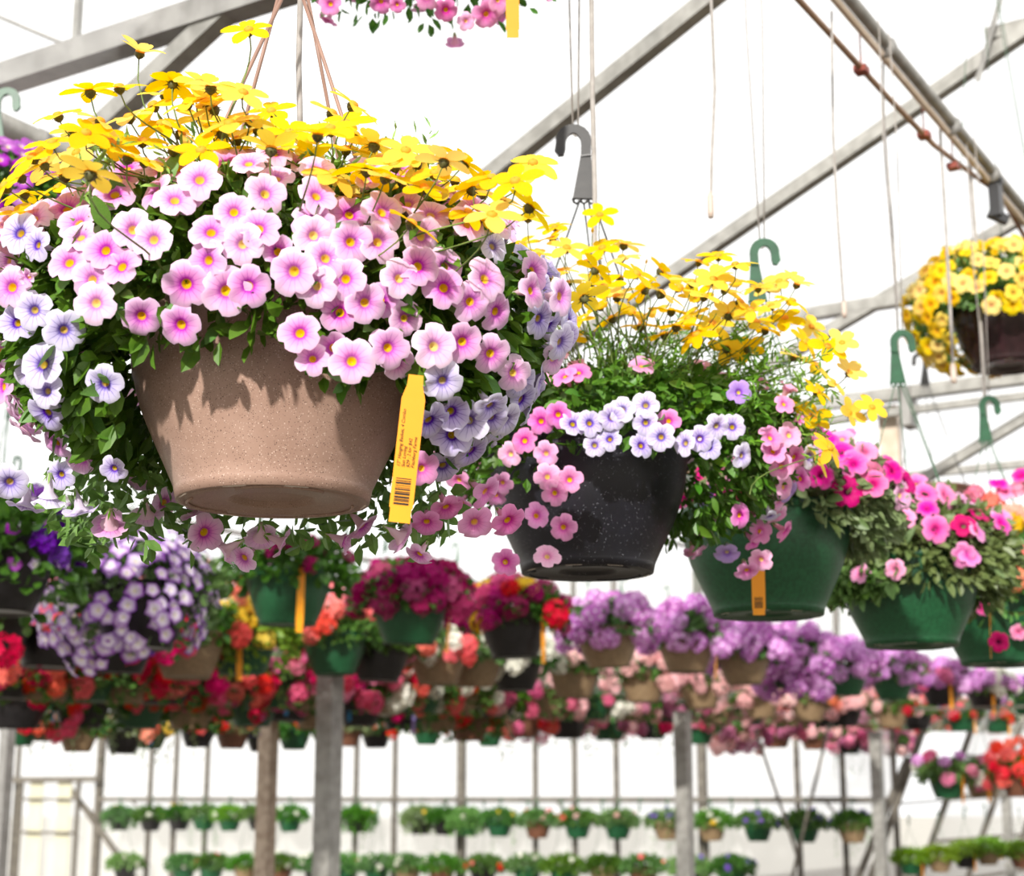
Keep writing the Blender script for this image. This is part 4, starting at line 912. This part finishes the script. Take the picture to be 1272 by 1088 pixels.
bask(on_row(1170, 876, S_B), 'dark', ['orchid', 'orchid', 'blush'], 'black pot of orchid and blush clusters, yellow tag in front', GB, n=28, mound=(.21, .11), tagc='y', tagdir=(.2, -1))
bask(on_row(1225, 882, S_B), 'dark', ['orchid', 'white'], 'black pot of orchid and white clusters near the picture edge', GB, n=26, mound=(.21, .11), tagc='y', tagdir=(.1, -1))
bask(on_row(1278, 888, S_B), 'green', ['orchid', 'deepviolet'], 'orchid and violet basket cut by the picture edge', GB, n=22)
bask(on_row(172, 806, S_B + .1), 'dark', ['bic'], 'wide trailing mass of white and purple flowers below the tan pot', GB, n=290, mound=(.24, .15), hsize=.036, low=-.9, lean=(.05, -.05), drape=True)
bask(on_row(-8, 762, S_B + .3), 'dark', ['deepviolet', 'violet', 'bic'], 'deep violet and purple basket at the picture edge under lavender petunias', GB, n=70, mound=(.2, .13), hsize=.032, low=-.6, drape=True)

GC = 'baskets of the third row'
S_C = -4.7
rowC = [(300, 838, 'green', ['lemon'], 'green pot with thin yellow flowers and yellow tag beside the white and purple mass', dict(n=10, leaf='y', tagc='y', tagdir=(.1, -1), drape=True)),
 (415, 838, 'green', ['coral'], 'dark green pot of coral geraniums on top of the thick grey post', dict(n=17, mound=(.23, .14), low=-.3, stems=.02)),
 (470, 846, 'dark', ['coral', 'blush'], 'pot of coral geraniums right below the brimming fuchsia basket', dict(n=14, mound=(.2, .1))),
 (543, 850, 'tan', ['white', 'coral'], 'taupe pot of white and coral geraniums', dict(n=13, mound=(.21, .13))),
 (590, 853, 'tan', ['white'], 'taupe pot heaped with white geraniums left of a black one', dict(n=24, mound=(.22, .16), low=-.3)),
 (641, 858, 'dark', ['white'], 'black pot with white geraniums under the fuchsia and red basket', dict(n=18, mound=(.23, .12), low=-.4)),
 (713, 867, 'tan', ['white', 'palepink'], 'taupe pot of white and pale pink geraniums', dict(n=16, mound=(.21, .1))),
 (800, 872, 'tan', ['palepink'], 'taupe pot of pale pink geraniums above the slim wall post', dict(n=24, mound=(.23, .14), low=-.3)),
 (872, 880, 'tan', ['palepink'], 'taupe pot of pale pink geraniums next to the yellow tagged orchid basket', dict(n=22, mound=(.22, .13))),
 (945, 892, 'tan', ['palepink'], 'taupe pot of blush white geraniums beneath the smothered orchid basket', dict(n=34, mound=(.24, .17), low=-.3)),
 (1005, 896, 'tan', ['palepink', 'palepink', 'peach'], 'taupe pot of blush and peach geraniums', dict(n=26, mound=(.22, .14))),
 (1050, 902, 'dark', ['palepink'], 'black pot of pale pink geraniums behind the short square post', dict(n=28, mound=(.23, .15), low=-.3)),
 (1108, 904, 'tan', ['palepink', 'red'], 'taupe pot of pale pink and red geraniums', dict(n=18, mound=(.21, .1))),
 (1140, 906, 'dark', ['red', 'deepviolet'], 'black pot of red and violet geraniums above the leaning brace', dict(n=14)),
 (1195, 908, 'green', ['red'], 'green pot of red geraniums with yellow tag', dict(n=14, tagc='y', tagdir=(.8, -1))),
 (1240, 910, 'green', ['red', 'white'], 'green pot of red and white geraniums by the slim post', dict(n=12, tagc='y', tagdir=(.6, -1))),
 (232, 842, 'tan', ['coral', 'rust'], 'taupe pot of tall coral red geraniums left of a green tagged pot', dict(n=20, mound=(.24, .2), stems=.05)),
 (145, 836, 'dark', ['blush', 'hotrose', 'bluev'], 'black pot of blush and rose flowers under the white and purple mass', dict(n=22, mound=(.25, .12), low=-.4)),
 (60, 830, 'dark', ['coral', 'coral', 'hotrose'], 'black pot of loose coral geraniums near the picture edge', dict(n=24, mound=(.26, .2), low=-.3)),
 (-15, 826, 'dark', ['hotrose', 'blush', 'red'], 'rose and red basket cut by the picture edge', dict(n=24, mound=(.26, .2), low=-.4))]
for x, y, pk, fl, lb, kw in rowC: bask(on_row(x, y, S_C), pk, fl, lb, GC, **kw)

GD = 'baskets of the fourth row'
S_D = -6.0
rowD = [(100, 904, 'dark', ['coral', 'rust', 'hotrose'], 'black pot with silver trailing plants and a blue tag', dict(n=18, mound=(.25, .2), tagc='b', tagdir=(-.9, -1), trail=True, drape=True, stems=.05)),
 (235, 906, 'tan', ['coral', 'hotrose', 'rust'], 'taupe pot with long silver trailing plants under coral geraniums', dict(n=16, mound=(.22, .2), trail=True, drape=True, stems=.06)),
 (20, 905, 'dark', ['scarlet', 'hotrose'], 'black pot of big scarlet blooms at the picture edge', dict(n=20, mound=(.26, .2), low=-.5, hsize=.045)),
 (170, 905, 'green', ['hotrose', 'scarlet', 'blush'], 'green pot of rose flowers between two silver trailing baskets', dict(n=22, mound=(.24, .22), low=-.2)),
 (313, 902, 'green', ['bluev', 'red', 'scarlet'], 'green pot of blue violet and red flowers with blue tag', dict(n=20, mound=(.24, .15), low=-.5, tagc='b', tagdir=(.6, -1))),
 (356, 896, 'dark', ['hotrose', 'magenta', 'blush'], 'black pot of hot rose flowers left of the thick grey post', dict(n=30, mound=(.25, .2), low=-.3, tagc='b', tagdir=(.1, -1))),
 (392, 905, 'tan', ['hotrose', 'scarlet'], 'taupe pot half hidden by the thick grey post', dict(n=14, mound=(.22, .12))),
 (446, 902, 'dark', ['hotrose', 'blush', 'magenta'], 'black pot of hot rose flowers right of the thick grey post', dict(n=30, mound=(.26, .2), low=-.3, tagc='b', tagdir=(-.3, -1))),
 (499, 906, 'dark', ['scarlet', 'mauve', 'magenta'], 'black pot of scarlet and mauve flowers with lilac tag', dict(n=16, mound=(.22, .16), tagc='l', tagdir=(.6, -1), drape=True)),
 (545, 908, 'tan', ['scarlet', 'coral'], 'taupe pot of scarlet flowers hanging over its side', dict(n=14, drape=True, low=-.6)),
 (582, 920, 'terra', ['coral', 'red'], 'brown pot of coral red geraniums hanging well below its neighbours', dict(n=11, mound=(.18, .12), drape=True)),
 (650, 916, 'terra', ['blush', 'mauve', 'coral'], 'brown pot of blush and mauve flowers', dict(n=36, mound=(.24, .16), low=-.6, trail='d')),
 (705, 917, 'dark', ['mauve', 'blush'], 'black pot of mauve flowers with dangling stems', dict(n=26, mound=(.23, .12), low=-.2, trail='d')),
 (757, 919, 'green', ['mauve', 'palepink'], 'green pot of mauve and pale pink flowers', dict(n=30, mound=(.23, .14), low=-.5, trail='d')),
 (810, 918, 'dark', ['mauve', 'blush', 'hotrose'], 'black pot of mauve and rose flowers left of the slim wall post', dict(n=24, mound=(.22, .12), low=-.4, trail='d')),
 (868, 924, 'green', ['blush', 'hotrose'], 'green pot right of the slim wall post', dict(n=12)),
 (915, 926, 'terra', ['palepink', 'mauve'], 'brown pot covered in pale pink and mauve flowers', dict(n=40, mound=(.25, .16), low=-.7)),
 (965, 929, 'terra', ['palepink', 'mauve', 'blush'], 'brown pot of blush flowers above the slanting cables', dict(n=34, mound=(.24, .14), low=-.2)),
 (1012, 931, 'terra', ['palepink', 'mauve'], 'brown pot of mauve flowers between the cables and the square post', dict(n=30, mound=(.23, .13), low=-.2)),
 (1055, 936, 'dark', ['mauve', 'blush'], 'black pot of mauve flowers just left of the square post', dict(n=30, mound=(.24, .13), low=-.6, trail='d')),
 (1112, 938, 'dark', ['mauve', 'blush', 'palepink'], 'black pot of mauve flowers just right of the square post', dict(n=32, mound=(.24, .14), low=-.6, trail='d'))]
for x, y, pk, fl, lb, kw in rowD: bask(on_row(x, y, S_D), pk, fl, lb, GD, **kw)

GM = 'baskets hanging between the third and fourth rows'
S_M = -5.4
words = ['first', 'second', 'third', 'fourth', 'fifth', 'sixth', 'seventh', 'eighth', 'ninth', 'tenth', 'eleventh', 'twelfth', 'thirteenth', 'fourteenth', 'fifteenth', 'sixteenth', 'seventeenth', 'eighteenth', 'nineteenth', 'twentieth', 'twenty-first', 'twenty-second', 'twenty-third', 'twenty-fourth', 'twenty-fifth', 'twenty-sixth']
mx = [0, 52, 104, 150, 202, 262, 330, 372, 428, 476, 520, 566, 616, 676, 735, 778, 834, 888, 930, 978, 1026, 1080, 1126, 1168, 1214, 1258]
for i, x in enumerate(mx):
    y = 868 + (x / 1272) * 44
    if x < 160: fl, nm = ['hotrose', 'coral', 'scarlet'], 'rose and coral'
    elif x < 300: fl, nm = ['coral', 'rust', 'hotrose'], 'coral and rust red'
    elif x < 450: fl, nm = ['hotrose', 'blush', 'magenta'], 'hot rose'
    elif x < 600: fl, nm = ['coral', 'white', 'red'], 'coral and white'
    elif x < 760: fl, nm = ['white', 'blush', 'palepink'], 'white and blush'
    elif x < 1100: fl, nm = ['palepink', 'palepink', 'mauve'], 'pale pink'
    else: fl, nm = ['red', 'red', 'white'], 'red'
    bask(on_row(x, y, S_M), ['dark', 'tan', 'green', 'tan'][i % 4], fl, words[i] + ' of the middle back baskets counted from the left, with ' + nm + ' blooms', GM, n=24, mound=(.24, .16), low=-.5, drape=True, leaf='d' if i % 3 else 'g')

GE = 'small pots of the fifth row'
S_E = -7.6
rowE = [(22, 926, 'green', ['scarlet'], 'small green pot low at the picture edge'), (58, 920, 'tan', ['peach'], 'small taupe pot below the scarlet blooms'), (96, 934, 'tan', ['lemon'], 'small taupe pot with a yellow flower'), (152, 936, 'dark', ['peach', 'scarlet'], 'small black pot left of an orange flower'), (185, 930, 'green', ['scarlet', 'lemon'], 'small green pot with orange flowers and blue tag'), (245, 928, 'dark', ['coral'], 'small black pot below the long silver trailing basket'), (288, 930, 'terra', ['peach'], 'small brown pot left of the wooden post'), (325, 934, 'dark', ['bluev'], 'small black pot in front of the wooden post'), (365, 931, 'green', ['scarlet'], 'small green pot between the wooden and the thick grey post'), (430, 927, 'terra', ['peach'], 'small brown pot right of the thick grey post'), (467, 929, 'dark', ['scarlet'], 'small black pot below a scarlet flower'), (530, 925, 'green', ['coral'], 'small green pot below the lilac tag'), (608, 927, 'green', ['scarlet', 'red'], 'small green pot with red flowers right of the low brown pot')]
for i, (x, y, pk, fl, lb) in enumerate(rowE): bask(on_row(x, y, S_E), pk, fl, lb, GE, scale=.8, n=9, leaf='sil' if i % 3 == 0 else 'd', trail=True if i in (1, 3, 4) else False, tagc='b' if i == 4 else None)
# pipes the back rows hang from (hidden among flowers)
HKB = .92
for s_, z, lab in ((S_B, EYE + .64 + HKB + .12, 'steel pipe above the second row of baskets'), (S_C, EYE + .66 + HKB + .12, 'steel pipe above the third row of baskets'), (S_D, EYE + .42 + HKB + .12, 'steel pipe above the fourth row of baskets'), (S_E, EYE + .32 + .8 * HKB + .12, 'steel pipe above the fifth row of small pots')):
    a = house(s_, 2.5, z); m = MB(); m.tube([(0, 0, 0), house(s_, 16.5, z) - a], .016, 8); o = thing('basket_pipe', lab, 'pipe', a); part('pipe', m.mesh('pipe', steel), o)

# ------------------------------------------------------------------ little baskets along the far wall
words = ['first', 'second', 'third', 'fourth', 'fifth', 'sixth', 'seventh', 'eighth', 'ninth', 'tenth', 'eleventh', 'twelfth', 'thirteenth', 'fourteenth', 'fifteenth', 'sixteenth', 'seventeenth', 'eighteenth', 'nineteenth', 'twentieth', 'twenty-first', 'twenty-second']
up_x = [(148, 1031, 'dark', 'd'), (187, 1032, 'dark', 'd'), (222, 1031, 'dark', 'd'), (253, 1031, 'green', 'd'), (285, 1032, 'green', 'y'), (322, 1031, 'dark', 'd'), (360, 1033, 'green', 'g'), (443, 1034, 'dark', 'g'), (523, 1036, 'dark', 's'), (552, 1037, 'dark', 'd'), (580, 1038, 'green', 'g'), (620, 1039, 'green', 'd'), (668, 1041, 'terra', 'd'), (718, 1041, 'green', 'd'), (768, 1042, 'green', 'd'), (829, 1043, 'tan', 'd'), (885, 1044, 'tan', 'g'), (942, 1045, 'green', 'd'), (1000, 1046, 'green', 'd'), (1060, 1047, 'tan', 'd')]
for i, (x, y, pk, lf) in enumerate(up_x):
    r = ray(x, y); loc = CAM + r * ((CW - .45) / (r @ AX)); fl = ['bluev'] if i in (15, 17, 18, 19) else (['coral', 'palepink'] if i in (12, 13, 14, 3) else ['white', 'lemon'])
    bask(loc, pk, fl, words[i] + ' small basket from the door in the upper row on the far wall', 'upper row on the far wall', scale=1.05, leaf=lf, n=8 if i >= 12 else 3, hsize=.03, trail='g' if i % 4 == 3 else False, drape=i in (0, 7, 8, 10), tagc=None, hk=.3)
lo_x = [155, 228, 262, 305, 348, 392, 428, 468, 505, 548, 600, 655, 700, 750, 800, 855, 910]
for i, x in enumerate(lo_x):
    y = 1092 + (x - 155) * .014; r = ray(x, y); loc = CAM + r * ((CW - .45) / (r @ AX)); pk = ['dark', 'green', 'green', 'tan', 'terra'][i % 5]
    bask(loc, pk, ['coral'] if i % 4 == 2 else (['bluev'] if i > 12 else ['white']), words[i] + ' small basket from the door in the lower row at the picture bottom', 'lower row on the far wall', scale=1.1, leaf='d' if i % 3 else 'g', n=5, hsize=.03, hk=.75)
# baskets on the side wall beyond the corner
GR = 'baskets beyond the corner'
for x, y, t, pk, fl, lb, kw in ((1178, 992, 13.0, 'green', ['orchid', 'white', 'blush'], 'green pot of pink and white flowers beyond the leaning brace', dict(n=12, tagc='y', tagdir=(.6, -1), mound=(.24, .15))),
  (1222, 991, 13.4, 'tan', ['white', 'mauve'], 'taupe pot of mauve and white flowers beside the slim post', dict(n=10, tagc='y', tagdir=(0, -1))),
  (1268, 990, 12.6, 'terra', ['scarlet', 'coral'], 'brown pot of scarlet flowers at the picture edge low down', dict(n=26, mound=(.24, .2))),
  (1132, 1086, 16.5, 'green', ['lemon'], 'green pot of bare foliage nearest the leaning brace', dict(n=0, tagc='y', tagdir=(.9, -1))),
  (1168, 1083, 16.5, 'tan', ['lemon'], 'first taupe pot of bare foliage along the low shelf row', dict(n=0)),
  (1200, 1078, 16.5, 'dark', ['lemon'], 'black pot of bare foliage in the low row', dict(n=0, tagc='y', tagdir=(.5, -1))),
  (1228, 1074, 16.5, 'tan', ['lemon'], 'second taupe pot of bare foliage left of the slim post', dict(n=0)),
  (1270, 1078, 16.5, 'terra', ['lemon', 'white'], 'brown pot of foliage right of the slim post', dict(n=4))):
    bask(P(x, y, t), pk, fl, lb, GR, hk=HK, scale=.85 if y > 1040 else 1.0, leaf='y' if y > 1040 else 'd', **kw)

for a, b_, lab in ((P(1140, 992, 12.9), P(1300, 988, 12.9), 'thin pipe above the flowering pots beyond the corner'), (P(1100, 1088, 16.5), P(1300, 1072, 16.5), 'thin pipe above the foliage pots beyond the corner')):
    a = a + ZU * (HK + .12); b_ = b_ + ZU * (HK + .12); m = MB(); m.tube([(0, 0, 0), b_ - a], .012, 6); o = thing('basket_pipe', lab, 'pipe', a); part('pipe', m.mesh('pipe', steel_frame), o)
